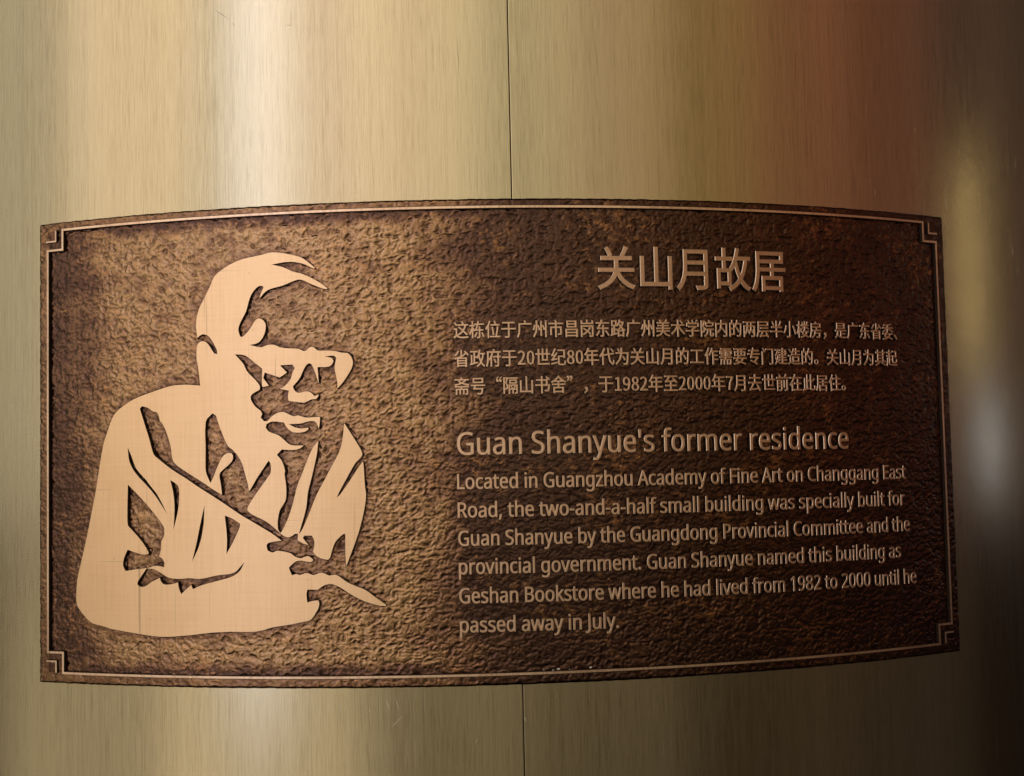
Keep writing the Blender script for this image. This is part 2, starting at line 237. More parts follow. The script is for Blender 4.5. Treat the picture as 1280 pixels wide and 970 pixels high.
PORTRAIT = """-2248,898 -2253,932 -2258,966 -2262,999 -2261,1028 -2259,1056 -2254,1084 -2247,1112 -2239,1140 -2228,1167 -2214,1195 -2198,1222 -2182,1249 -2167,1277 -2152,1304 -2137,1332 -2122,1363 -2109,1395 -2091,1425 -2071,1445 -2048,1463 -2023,1479 -1994,1497 -1965,1513 -1934,1527 -1898,1542 -1861,1554 -1823,1564 -1772,1573 -1721,1580 -1670,1588 -1648,1594 -1627,1600 -1605,1604 -1576,1605 -1547,1603 -1519,1600 -1486,1594 -1454,1588 -1423,1580 -1394,1573 -1365,1565 -1338,1555 -1315,1543 -1295,1528 -1275,1513 -1253,1495 -1232,1477 -1212,1458 -1210,1447 -1228,1446 -1254,1459 -1280,1473 -1307,1486 -1334,1495 -1363,1502 -1392,1507 -1420,1510 -1448,1510 -1477,1509 -1506,1506 -1534,1501 -1563,1497 -1538,1491 -1513,1484 -1488,1477 -1459,1464 -1431,1450 -1403,1437 -1371,1427 -1339,1418 -1308,1407 -1275,1392 -1244,1376 -1213,1359 -1192,1346 -1171,1332 -1151,1318 -1129,1300 -1109,1282 -1111,1268 -1131,1271 -1151,1276 -1183,1288 -1214,1301 -1245,1315 -1277,1331 -1308,1347 -1340,1358 -1362,1358 -1383,1352 -1404,1345 -1433,1335 -1461,1324 -1490,1314 -1530,1305 -1570,1297 -1609,1286 -1632,1273 -1652,1256 -1669,1238 -1685,1218 -1696,1221 -1691,1240 -1685,1258 -1673,1284 -1660,1311 -1673,1320 -1687,1320 -1700,1316 -1721,1300 -1739,1281 -1752,1263 -1763,1244 -1772,1225 -1784,1189 -1794,1152 -1806,1116 -1816,1095 -1828,1075 -1839,1054 -1850,1035 -1860,1015 -1869,995 -1874,976 -1875,957 -1869,934 -1861,910 -1848,906 -1836,913 -1825,922 -1808,938 -1792,956 -1777,974 -1763,994 -1751,1016 -1737,1035 -1723,1047 -1706,1057 -1689,1053 -1672,1047 -1655,1033 -1642,1015 -1636,996 -1636,977 -1639,954 -1644,932 -1652,911 -1665,885 -1683,862 -1699,849 -1717,840 -1739,834 -1761,831 -1739,825 -1718,819 -1696,815 -1674,814 -1653,822 -1631,830 -1601,833 -1571,830 -1545,820 -1520,808 -1497,803 -1474,799 -1451,797 -1420,794 -1389,792 -1358,788 -1337,778 -1316,768 -1299,773 -1288,783 -1278,793 -1263,800 -1248,803 -1235,799 -1223,791 -1211,779 -1198,770 -1173,767 -1148,768 -1122,767 -1097,766 -1072,763 -1047,759 -1022,752 -997,745 -974,744 -952,742 -936,731 -923,716 -911,694 -905,670 -904,649 -908,629 -917,606 -929,584 -942,563 -958,538 -975,514 -993,490 -1008,473 -1024,457 -1039,441 -1043,446 -1044,469 -1044,492 -1049,521 -1054,550 -1059,572 -1064,594 -1066,617 -1064,639 -1059,661 -1054,682 -1052,693 -1051,703 -1065,714 -1090,715 -1115,713 -1095,708 -1077,700 -1070,688 -1065,675 -1071,659 -1078,646 -1093,632 -1112,625 -1141,622 -1170,623 -1200,624 -1198,597 -1196,571 -1195,546 -1193,521 -1191,496 -1202,494 -1210,520 -1218,547 -1225,572 -1234,597 -1245,625 -1258,651 -1275,658 -1286,652 -1296,644 -1310,623 -1322,599 -1332,579 -1341,558 -1353,538 -1370,516 -1389,495 -1409,474 -1406,461 -1400,448 -1388,434 -1371,425 -1348,426 -1326,432 -1303,435 -1282,432 -1261,424 -1246,410 -1232,394 -1215,400 -1199,405 -1189,389 -1195,389 -1205,375 -1216,360 -1239,360 -1262,358 -1287,345 -1313,334 -1335,334 -1358,337 -1381,340 -1405,343 -1429,347 -1453,351 -1459,369 -1462,388 -1459,413 -1454,438 -1474,442 -1495,446 -1515,450 -1532,454 -1549,458 -1527,462 -1507,469 -1484,485 -1463,504 -1447,523 -1433,545 -1427,565 -1422,586 -1412,607 -1401,627 -1410,640 -1419,652 -1450,651 -1482,650 -1513,649 -1494,630 -1475,610 -1456,591 -1478,577 -1500,562 -1523,548 -1545,555 -1568,563 -1591,571 -1611,578 -1631,585 -1651,592 -1656,572 -1662,552 -1645,529 -1628,507 -1611,484 -1627,481 -1644,478 -1661,475 -1678,474 -1681,488 -1683,503 -1682,545 -1681,586 -1679,628 -1704,648 -1729,669 -1754,689 -1776,708 -1798,727 -1823,741 -1848,749 -1875,752 -1902,754 -1878,728 -1854,702 -1832,675 -1820,647 -1807,620 -1782,591 -1755,565 -1729,538 -1715,522 -1703,505 -1693,487 -1692,470 -1696,453 -1720,441 -1744,429 -1765,414 -1774,399 -1773,381 -1762,358 -1748,337 -1732,317 -1710,300 -1689,283 -1680,269 -1676,253 -1680,239 -1687,225 -1675,212 -1664,199 -1651,197 -1638,198 -1618,216 -1599,235 -1576,250 -1552,262 -1522,269 -1492,269 -1470,260 -1450,249 -1429,238 -1407,231 -1390,235 -1373,238 -1351,232 -1329,224 -1306,218 -1281,217 -1256,219 -1230,220 -1207,220 -1184,219 -1185,199 -1186,178 -1188,157 -1192,138 -1198,119 -1208,121 -1212,140 -1219,158 -1229,171 -1244,179 -1267,180 -1290,177 -1310,172 -1329,166 -1349,162 -1379,160 -1408,160 -1438,160 -1419,149 -1400,140 -1371,132 -1341,128 -1314,131 -1286,135 -1284,125 -1282,114 -1299,102 -1316,93 -1338,89 -1361,87 -1384,87 -1410,89 -1434,98 -1455,113 -1472,132 -1486,152 -1497,174 -1530,179 -1563,184 -1595,185 -1618,177 -1639,165 -1642,153 -1646,141 -1635,124 -1622,111 -1594,98 -1565,88 -1537,76 -1519,63 -1503,48 -1486,33 -1470,18 -1454,4 -1436,-5 -1400,-11 -1363,-11 -1326,-11 -1322,-16 -1340,-31 -1360,-44 -1385,-52 -1411,-55 -1445,-55 -1479,-52 -1513,-49 -1532,-68 -1551,-88 -1537,-104 -1522,-121 -1510,-140 -1499,-167 -1491,-194 -1485,-223 -1487,-235 -1490,-247 -1485,-286 -1479,-324 -1476,-363 -1476,-399 -1478,-435 -1485,-469 -1500,-496 -1518,-520 -1534,-547 -1543,-577 -1548,-609 -1552,-641 -1553,-669 -1550,-698 -1544,-712 -1535,-725 -1525,-715 -1505,-677 -1486,-640 -1468,-601 -1452,-558 -1438,-514 -1425,-471 -1413,-427 -1402,-383 -1389,-340 -1379,-312 -1366,-285 -1354,-258 -1340,-223 -1326,-188 -1311,-152 -1295,-114 -1278,-76 -1259,-39 -1245,-17 -1228,2 -1212,22 -1201,19 -1206,-22 -1211,-64 -1218,-105 -1232,-165 -1247,-225 -1262,-285 -1273,-323 -1284,-361 -1293,-399 -1300,-446 -1304,-492 -1312,-538 -1329,-601 -1349,-663 -1369,-725 -1360,-714 -1352,-701 -1334,-664 -1317,-626 -1300,-587 -1277,-533 -1255,-479 -1231,-425 -1201,-368 -1168,-311 -1137,-255 -1128,-239 -1098,-185 -1067,-131 -1038,-77 -1030,-55 -1023,-34 -1017,-11 -1011,13 -1007,38 -1003,62 -999,94 -997,125 -994,157 -983,162 -969,139 -955,116 -941,94 -913,49 -886,5 -860,-40 -850,-58 -842,-78 -838,-98 -842,-115 -853,-130 -874,-150 -895,-170 -919,-207 -941,-245 -963,-283 -990,-330 -1017,-377 -1043,-425 -1048,-435 -1035,-425 -1011,-393 -987,-361 -963,-328 -935,-287 -907,-245 -879,-203 -867,-187 -854,-171 -841,-155 -831,-163 -827,-212 -825,-262 -823,-311 -821,-335 -820,-360 -817,-384 -813,-409 -812,-434 -816,-477 -823,-521 -831,-564 -845,-624 -861,-683 -879,-742 -911,-831 -947,-920 -982,-1008 -994,-1008 -995,-965 -997,-922 -998,-878 -998,-836 -997,-794 -996,-752 -1007,-752 -1029,-770 -1051,-790 -1070,-812 -1080,-830 -1088,-849 -1095,-868 -1102,-893 -1109,-917 -1117,-941 -1126,-951 -1138,-960 -1167,-955 -1196,-948 -1222,-936 -1246,-919 -1258,-903 -1268,-886 -1260,-864 -1255,-841 -1253,-817 -1256,-793 -1264,-776 -1273,-760 -1302,-760 -1331,-760 -1340,-775 -1323,-796 -1305,-818 -1288,-839 -1317,-832 -1345,-824 -1370,-810 -1395,-794 -1392,-770 -1390,-745 -1407,-743 -1418,-749 -1428,-757 -1447,-767 -1466,-773 -1490,-768 -1513,-756 -1530,-743 -1547,-729 -1563,-714 -1593,-688 -1624,-662 -1656,-639 -1698,-617 -1742,-597 -1785,-575 -1803,-560 -1821,-542 -1819,-525 -1814,-509 -1791,-471 -1766,-435 -1739,-399 -1700,-347 -1660,-296 -1622,-244 -1615,-231 -1613,-216 -1613,-189 -1616,-162 -1621,-151 -1627,-140 -1661,-187 -1696,-235 -1730,-284 -1750,-316 -1770,-349 -1791,-381 -1806,-389 -1808,-360 -1812,-331 -1820,-301 -1829,-270 -1837,-240 -1844,-215 -1850,-190 -1858,-165 -1868,-142 -1879,-119 -1893,-98 -1908,-77 -1926,-57 -1945,-38 -1963,-26 -1980,-13 -1996,14 -2010,43 -2023,72 -2041,116 -2058,161 -2075,207 -2080,228 -2088,249 -2100,259 -2115,266 -2136,247 -2158,228 -2171,205 -2178,138 -2177,69 -2175,1 -2176,-63 -2177,-127 -2177,-191 -2174,-212 -2168,-233 -2159,-256 -2148,-278 -2137,-300 -2131,-288 -2124,-276 -2115,-259 -2100,-223 -2085,-187 -2069,-152 -2056,-127 -2042,-102 -2024,-80 -2004,-66 -1980,-58 -1963,-59 -1945,-63 -1936,-76 -1931,-89 -1934,-115 -1946,-138 -1978,-169 -2015,-197 -2048,-227 -2053,-243 -2053,-260 -2049,-285 -2044,-310 -2040,-335 -2037,-362 -2034,-388 -2032,-414 -2051,-405 -2070,-395 -2089,-384 -2131,-358 -2172,-330 -2214,-303 -2258,-276 -2303,-249 -2349,-221 -2379,-202 -2410,-182 -2440,-161 -2464,-141 -2481,-118 -2491,-76 -2496,-33 -2503,9 -2516,55 -2531,100 -2549,145 -2559,167 -2572,188 -2586,209 -2600,218 -2606,246 -2613,273 -2621,286 -2632,295 -2644,297 -2656,298 -2676,310 -2696,324 -2717,336 -2740,343 -2765,348 -2773,339 -2781,330 -2766,287 -2751,244 -2737,201 -2721,155 -2705,110 -2690,64 -2679,24 -2668,-16 -2653,-55 -2637,-74 -2616,-89 -2573,-122 -2530,-154 -2486,-185 -2441,-213 -2394,-240 -2349,-267 -2319,-287 -2289,-307 -2259,-327 -2184,-373 -2110,-418 -2037,-464 -1986,-498 -1935,-532 -1884,-566 -1849,-587 -1812,-608 -1776,-629 -1719,-662 -1662,-696 -1606,-730 -1574,-752 -1544,-774 -1513,-797 -1553,-801 -1593,-806 -1632,-813 -1642,-821 -1650,-832 -1646,-850 -1642,-869 -1623,-879 -1603,-886 -1584,-879 -1565,-871 -1528,-875 -1491,-882 -1455,-892 -1438,-901 -1422,-914 -1405,-925 -1384,-933 -1363,-936 -1338,-927 -1312,-918 -1295,-922 -1279,-931 -1266,-942 -1254,-956 -1266,-968 -1280,-976 -1316,-972 -1352,-964 -1389,-964 -1413,-974 -1435,-992 -1456,-1010 -1461,-1018 -1451,-1045 -1440,-1071 -1436,-1072 -1419,-1067 -1402,-1063 -1388,-1068 -1374,-1072 -1350,-1065 -1327,-1057 -1313,-1057 -1299,-1060 -1278,-1069 -1257,-1074 -1231,-1065 -1205,-1055 -1186,-1056 -1167,-1062 -1147,-1072 -1126,-1080 -1100,-1075 -1074,-1072 -1045,-1088 -1019,-1108 -992,-1128 -971,-1140 -949,-1151 -927,-1161 -897,-1173 -865,-1185 -836,-1199 -807,-1217 -781,-1238 -754,-1259 -724,-1281 -693,-1303 -663,-1324 -663,-1343 -688,-1340 -712,-1338 -737,-1334 -774,-1324 -810,-1312 -846,-1299 -881,-1283 -914,-1266 -947,-1247 -981,-1226 -1014,-1203 -1048,-1182 -1066,-1173 -1085,-1165 -1103,-1159 -1122,-1156 -1141,-1158 -1159,-1162 -1174,-1168 -1188,-1176 -1206,-1190 -1225,-1202 -1249,-1202 -1272,-1199 -1291,-1200 -1310,-1201 -1314,-1217 -1317,-1233 -1316,-1254 -1314,-1275 -1311,-1296 -1292,-1289 -1273,-1284 -1248,-1281 -1222,-1280 -1215,-1294 -1211,-1308 -1213,-1326 -1218,-1344 -1226,-1363 -1237,-1380 -1251,-1403 -1266,-1425 -1285,-1444 -1312,-1454 -1341,-1460 -1382,-1468 -1423,-1476 -1464,-1483 -1512,-1490 -1560,-1496 -1607,-1504 -1638,-1512 -1669,-1522 -1700,-1530 -1729,-1535 -1757,-1539 -1786,-1541 -1851,-1542 -1916,-1541 -1981,-1541 -2036,-1543 -2091,-1545 -2146,-1549 -2202,-1555 -2258,-1562 -2314,-1569 -2397,-1576 -2480,-1583 -2565,-1587 -2611,-1586 -2658,-1583 -2705,-1578 -2764,-1571 -2823,-1563 -2883,-1555 -2943,-1547 -3004,-1538 -3065,-1529 -3091,-1523 -3117,-1516 -3144,-1509 -3181,-1502 -3218,-1495 -3254,-1486 -3281,-1473 -3304,-1457 -3326,-1440 -3345,-1420 -3371,-1393 -3396,-1366 -3417,-1336 -3425,-1315 -3429,-1292 -3429,-1269 -3428,-1215 -3424,-1161 -3417,-1107 -3406,-1061 -3393,-1016 -3380,-970 -3368,-928 -3356,-885 -3344,-842 -3337,-819 -3331,-796 -3300,-672 -3270,-547 -3240,-423 -3229,-370 -3218,-317 -3208,-264 -3190,-166 -3172,-68 -3150,30 -3136,76 -3118,122 -3100,167 -3090,192 -3080,217 -3068,241 -3055,269 -3037,294 -3015,316 -2990,337 -2963,355 -2924,379 -2883,401 -2841,420 -2786,440 -2730,457 -2673,472 -2607,491 -2541,508 -2474,521 -2424,525 -2374,525 -2325,523 -2292,520 -2260,516 -2228,512 -2233,560 -2238,609 -2244,657 -2248,679 -2253,702 -2257,725 -2259,753 -2259,781 -2257,809 -2255,833 -2248,856 -2239,870 -2225,879 -2203,885 -2180,883 -2161,872 -2146,857 -2127,830 -2110,802 -2091,776 -2072,772 -2073,787 -2076,802 -2087,825 -2099,849 -2113,871 -2130,898 -2151,921 -2173,930 -2196,936 -2214,928 -2230,919 -2240,909/-2496,-285 -2474,-298 -2453,-311 -2436,-328 -2427,-352 -2425,-378 -2425,-403 -2427,-448 -2431,-493 -2438,-537 -2447,-576 -2458,-615 -2469,-653 -2465,-603 -2462,-553 -2461,-503 -2463,-461 -2467,-419 -2473,-378 -2480,-347 -2488,-316/-2898,-15 -2888,-36 -2877,-58 -2861,-98 -2845,-139 -2825,-178 -2799,-209 -2769,-239 -2739,-268 -2723,-286 -2708,-305 -2692,-324 -2670,-349 -2647,-374 -2627,-400 -2606,-435 -2586,-470 -2567,-506 -2593,-469 -2618,-432 -2646,-396 -2673,-365 -2701,-335 -2730,-306 -2762,-275 -2795,-244 -2825,-211 -2848,-182 -2867,-150 -2882,-117 -2891,-84 -2895,-49/-2900,-316 -2856,-357 -2812,-398 -2769,-440 -2730,-479 -2693,-519 -2656,-559 -2630,-590 -2605,-621 -2582,-652 -2571,-668 -2565,-686 -2564,-715 -2569,-744 -2580,-765 -2592,-786 -2595,-808 -2595,-830 -2597,-853 -2603,-875 -2609,-897 -2616,-919 -2599,-927 -2584,-936 -2572,-952 -2565,-969 -2565,-984 -2567,-999 -2592,-994 -2617,-989 -2642,-988 -2668,-992 -2693,-1000 -2719,-1006 -2752,-1010 -2786,-1013 -2820,-1016 -2856,-1021 -2892,-1027 -2928,-1032 -2941,-1012 -2950,-990 -2950,-969 -2946,-948 -2940,-927 -2930,-905 -2919,-883 -2907,-862 -2878,-872 -2849,-882 -2819,-890 -2796,-896 -2772,-901 -2748,-903 -2726,-901 -2704,-896 -2707,-880 -2712,-865 -2734,-832 -2757,-801 -2783,-770 -2813,-738 -2846,-706 -2878,-675 -2892,-663 -2902,-649 -2906,-613 -2907,-576 -2906,-540 -2905,-465 -2902,-390/-2727,-1019 -2755,-1055 -2782,-1090 -2809,-1126 -2811,-1136 -2812,-1147 -2802,-1156 -2791,-1163 -2770,-1165 -2749,-1162 -2725,-1150 -2702,-1135 -2678,-1120 -2653,-1109 -2628,-1098 -2602,-1087 -2598,-1104 -2591,-1120 -2578,-1135 -2562,-1144 -2539,-1146 -2516,-1144 -2493,-1141 -2464,-1134 -2435,-1125 -2432,-1151 -2426,-1177 -2418,-1199 -2407,-1221 -2390,-1206 -2373,-1191 -2356,-1177 -2336,-1161 -2316,-1146 -2308,-1164 -2300,-1182 -2272,-1169 -2243,-1156 -2206,-1145 -2169,-1135 -2131,-1126 -2072,-1112 -2012,-1098 -1955,-1080 -1931,-1068 -1909,-1053 -1889,-1035 -1874,-1013 -1861,-989 -1884,-1013 -1906,-1038 -1933,-1056 -1979,-1068 -2027,-1072 -2076,-1077 -2131,-1087 -2186,-1099 -2243,-1107 -2273,-1106 -2303,-1102 -2333,-1100 -2367,-1102 -2401,-1105 -2435,-1107 -2466,-1105 -2497,-1101 -2527,-1094 -2553,-1082 -2577,-1067 -2602,-1053 -2623,-1042 -2644,-1032 -2666,-1024 -2696,-1021/-2199,-532 -2201,-576 -2203,-620 -2208,-665 -2217,-717 -2229,-770 -2245,-822 -2260,-857 -2277,-891 -2295,-925 -2284,-885 -2273,-845 -2263,-805 -2253,-764 -2244,-722 -2235,-681 -2223,-631 -2211,-581/-2009,-587 -1989,-594 -1969,-601 -1950,-610 -1928,-623 -1907,-638 -1885,-652 -1885,-664 -1889,-679 -1894,-693 -1913,-732 -1932,-770 -1952,-808 -1967,-833 -1982,-857 -1997,-882 -1995,-854 -1993,-827 -1992,-799 -1992,-772 -1993,-744 -1995,-717 -1999,-673 -2004,-630"""
PLOOPS = [[tuple(int(q)/10 for q in p.split(',')) for p in l.split()] for l in PORTRAIT.split('/')]
TEXT_BOXES = [(104, 292, 118, 164), (-6, 402, 32, 100), (-6, 345, -20, 10), (-6, 406, -140, -24), (-6, 126, -164, -130)]
A0, A1, C0, C1 = -383.5, 465.9, -200.0, 200.0
U0_, U1_, V0_, V1_ = -371.5, 452.5, -189.6, 191.4
NU, NV = 1060, 500
gu = np.linspace(A0, A1, NU); gv = np.linspace(C0, C1, NV)
X, Y = np.meshgrid(gu, gv, indexing='ij')
STEP = gu[1] - gu[0]
# where metal stands proud of the field: the patina settles and the casting is smoother close to it
def blur(a, s):
    k = np.exp(-0.5*(np.arange(-int(3*s) - 1, int(3*s) + 2)/s)**2); k /= k.sum()
    p = len(k)//2
    a = np.pad(a, ((p, p), (0, 0)), 'edge'); a = sum(k[i]*a[i:i + a.shape[0] - 2*p] for i in range(len(k)))
    a = np.pad(a, ((0, 0), (p, p)), 'edge'); return sum(k[i]*a[:, i:i + a.shape[1] - 2*p] for i in range(len(k)))
def raster(loops):
    m = np.zeros((NU, NV), int)
    for L in loops:
        for (x1, y1), (x2, y2) in zip(L, L[1:] + L[:1]):
            if x1 == x2: continue
            lo, hi = (x1, x2) if x1 < x2 else (x2, x1)
            i = np.nonzero((gu >= lo) & (gu < hi))[0]
            if len(i): m[i] ^= (gv[None, :] > (y1 + (y2 - y1)*(gu[i] - x1)/(x2 - x1))[:, None])
    return m.astype(float)
proud = raster(PLOOPS)
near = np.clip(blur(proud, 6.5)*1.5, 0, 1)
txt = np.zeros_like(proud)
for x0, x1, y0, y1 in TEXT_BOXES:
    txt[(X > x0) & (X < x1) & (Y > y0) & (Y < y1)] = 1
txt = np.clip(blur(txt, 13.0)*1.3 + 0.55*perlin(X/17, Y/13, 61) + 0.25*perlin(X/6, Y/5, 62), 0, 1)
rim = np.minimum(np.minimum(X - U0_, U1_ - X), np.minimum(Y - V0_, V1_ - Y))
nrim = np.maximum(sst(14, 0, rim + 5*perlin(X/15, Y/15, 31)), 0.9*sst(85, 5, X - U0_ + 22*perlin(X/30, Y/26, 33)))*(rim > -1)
mottle = 0.5 + 0.9*perlin(X/34, Y/26, 21) + 0.5*perlin(X/13, Y/10, 22)
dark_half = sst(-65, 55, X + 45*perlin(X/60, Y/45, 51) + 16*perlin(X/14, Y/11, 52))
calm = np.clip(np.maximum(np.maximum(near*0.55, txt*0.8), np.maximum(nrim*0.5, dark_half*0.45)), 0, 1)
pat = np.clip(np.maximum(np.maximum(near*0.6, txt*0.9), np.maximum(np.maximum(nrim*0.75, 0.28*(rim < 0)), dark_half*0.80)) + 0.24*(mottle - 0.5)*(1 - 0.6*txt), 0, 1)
# hammered skin: warped ridges, lumps a little wider than high
wx = X + 3.0*perlin(X/9, Y/8, 1) + 1.2*perlin(X/3.6, Y/3.4, 9); wy = Y + 3.0*perlin(X/10, Y/8, 2) + 1.2*perlin(X/3.8, Y/3.2, 10)
r1 = 1 - 2.2*np.abs(perlin(wx/9.0, wy/5.4, 3))
r2 = 1 - 2.2*np.abs(perlin(wx/5.6 + 40, wy/4.2 + 9, 4))
c = perlin(wx/2.5 + 11, wy/2.1, 5)
lump = perlin(wx/8.0 + 5, wy/5.6 + 8, 6)
crack = sst(0.10, 0.0, np.abs(perlin(wx/8.5 + 15, wy/5.0 + 18, 16)))
rel = np.clip(0.48 + 0.24*(r1 - 0.45) + 0.24*(r2 - 0.45) + 0.30*lump + 0.20*c, 0, 1)
rel = np.clip(0.65*rel + 0.35*sst(0.25, 0.62, rel) - 0.40*crack, 0, 1)
# ragged cast edges
jx = perlin(Y/6, Y*0 + 3.3, 11)*0.45; jy = perlin(X/6, X*0 + 1.7, 12)*0.45
sxe = sst(8, 0, np.minimum(X - A0, A1 - X)); sye = sst(8, 0, np.minimum(Y - C0, C1 - Y))
Xp = X + jx*sxe; Yp = Y + jy*sye
a0, a1, b0, b1 = U0_ - 1.6, U1_ + 1.6, V0_ - 1.6, V1_ + 1.6
fld = (X > a0) & (X < a1) & (Y > b0) & (Y < b1) & ~(((X < U0_ + 14.6) | (X > U1_ - 14.6)) & ((Y < V0_ + 15.6) | (Y > V1_ - 15.8)))
amp = 1.0 - 0.72*calm
Z = np.where(fld, 2.1 + 1.45*amp*(rel - 0.5), 3.5 + 0.85*(rel - 0.5))
edge = np.minimum(np.minimum(X - A0, A1 - X), np.minimum(Y - C0, C1 - Y))
Z = Z - 1.0*sst(1.5, 0.0, edge) - 0.5*np.clip(perlin(X/4, Y/4, 44), 0, 1)*sst(3.5, 0, edge)
verts = np.stack([Xp, Yp, Z], -1).reshape(-1, 3)
idx = np.arange(NU*NV).reshape(NU, NV)
q = np.stack([idx[:-1, :-1], idx[1:, :-1], idx[1:, 1:], idx[:-1, 1:]], -1).reshape(-1, 4)
ring = np.concatenate([idx[:, 0], idx[-1, 1:], idx[-2::-1, -1], idx[0, -2:0:-1]])
low = verts[ring].copy(); low[:, 2] = 0.1
n0 = len(verts); verts = np.concatenate([verts, low]); m_ = len(ring)
r2_ = np.arange(m_) + n0
side = np.stack([ring, r2_, np.roll(r2_, -1), np.roll(ring, -1)], -1)
F = np.concatenate([q, side])
me = bpy.data.meshes.new('cast_plate')
me.vertices.add(len(verts)); me.vertices.foreach_set('co', verts.astype('f').ravel())
me.loops.add(len(F)*4); me.loops.foreach_set('vertex_index', F.astype('i').ravel())
me.polygons.add(len(F)); me.polygons.foreach_set('loop_start', (np.arange(len(F))*4).astype('i'))
sm = np.ones(len(F), bool); sm[len(q):] = False; me.polygons.foreach_set('use_smooth', sm)
me.update(calc_edges=True)
def put(n, a, e):
    t = me.attributes.new(n, 'FLOAT', 'POINT'); t.data.foreach_set('value', np.concatenate([a.ravel(), np.full(m_, e)]).astype('f'))
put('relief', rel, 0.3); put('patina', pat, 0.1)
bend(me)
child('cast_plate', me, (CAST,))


# ------------------------------------------------------------------ flat outlines raised out of the plate
def outline_mesh(name, loops, z0, z1, bev, offset=0.0, cut=None, do_bend=True, res=1):
    """extrude 2-D loops (mm) from z0 to z1 with a chamfer; returns mesh with material slots face=0, side=1"""
    c = bpy.data.curves.new('outline', 'CURVE'); c.dimensions = '2D'; c.fill_mode = 'BOTH'
    for L in loops:
        s = c.splines.new('POLY'); s.points.add(len(L) - 1)
        s.points.foreach_set('co', [q for x, y in L for q in (x, y, 0, 1)]); s.use_cyclic_u = True
    c.extrude = (z1 - z0)/2 - bev; c.bevel_depth = bev; c.bevel_resolution = res - 1; c.offset = offset - bev
    o = bpy.data.objects.new('outline', c); COL.objects.link(o)
    bpy.context.view_layer.update()
    src = o.evaluated_get(bpy.context.evaluated_depsgraph_get()).to_mesh()
    bm = bmesh.new(); bm.from_mesh(src); o.to_mesh_clear(); bpy.data.objects.remove(o); bpy.data.curves.remove(c)
    bmesh.ops.remove_doubles(bm, verts=bm.verts, dist=0.002)
    mid = (z0 + z1)/2
    for v in bm.verts: v.co.z += mid
    bm.normal_update()
    bmesh.ops.delete(bm, geom=[f for f in bm.faces if abs(f.normal.z) > 0.99 and f.calc_center_median().z < mid], context='FACES')
    if cut:
        x0 = min(v.co.x for v in bm.verts); x1 = max(v.co.x for v in bm.verts); k = math.ceil(x0/cut)
        while k*cut < x1:
            bmesh.ops.bisect_plane(bm, geom=bm.verts[:] + bm.edges[:] + bm.faces[:], plane_co=(k*cut, 0, 0), plane_no=(1, 0, 0)); k += 1
    bm.normal_update()
    for f in bm.faces:
        nz = f.normal.z
        if nz < -0.5: f.normal_flip(); nz = -nz
        f.smooth = nz > 0.99
        f.material_index = 0 if nz > 0.9 else (1 if nz > 0.3 else 2)
    for e in bm.edges:
        if len(e.link_faces) == 2 and e.calc_face_angle(0) > 0.4: e.smooth = False
    me = bpy.data.meshes.new(name); bm.to_mesh(me); bm.free()
    if do_bend: bend(me)
    return me

# border line with stepped corners, and a small angle beside each notch
U0, U1, V0, V1 = -371.5, 452.5, -189.6, 191.4
def notched(w):
    a0, a1, b0, b1 = U0 - w, U1 + w, V0 - w, V1 + w; n = 16.2
    nx0, nx1, ny0, ny1 = U0 + n - w, U1 - n + w, V0 + 17.2 - w, V1 - 17.4 + w
    P = [(nx0, b0), (nx1, b0), (nx1, ny0), (a1, ny0), (a1, ny1), (nx1, ny1), (nx1, b1), (nx0, b1), (nx0, ny1), (a0, ny1), (a0, ny0), (nx0, ny0)]
    return P
child('border_line', outline_mesh('border_line', [notched(0), notched(2.8)], 0.5, 5.0, 0.45, cut=7), (POL, POL, PATINA))
def angle(sx, sy):
    cx = (U0 if sx < 0 else U1); cy = (V0 if sy < 0 else V1)
    ex, ey = cx - sx*(16.2 - 7.6), cy - sy*(17.3 - 8.0)       # inner corner of the angle, further out than the notch
    wv = 2.2; lx, ly = 12.0, 11.0
    P = [(ex, ey), (ex, ey + sy*ly), (ex + sx*wv, ey + sy*ly), (ex + sx*wv, ey + sy*wv), (ex + sx*lx, ey + sy*wv), (ex + sx*lx, ey)]
    return P if sx*sy > 0 else P[::-1]
for sx in (-1, 1):
    for sy in (-1, 1):
        child('corner_angle', outline_mesh('corner_angle', [angle(sx, sy)], 0.5, 5.2, 0.35, cut=7), (POL, POL, PATINA))

child('portrait_relief', outline_mesh('portrait_relief', PLOOPS, 0.5, 5.2, 0.42, cut=6), (FACE, PATINA, PATINA))

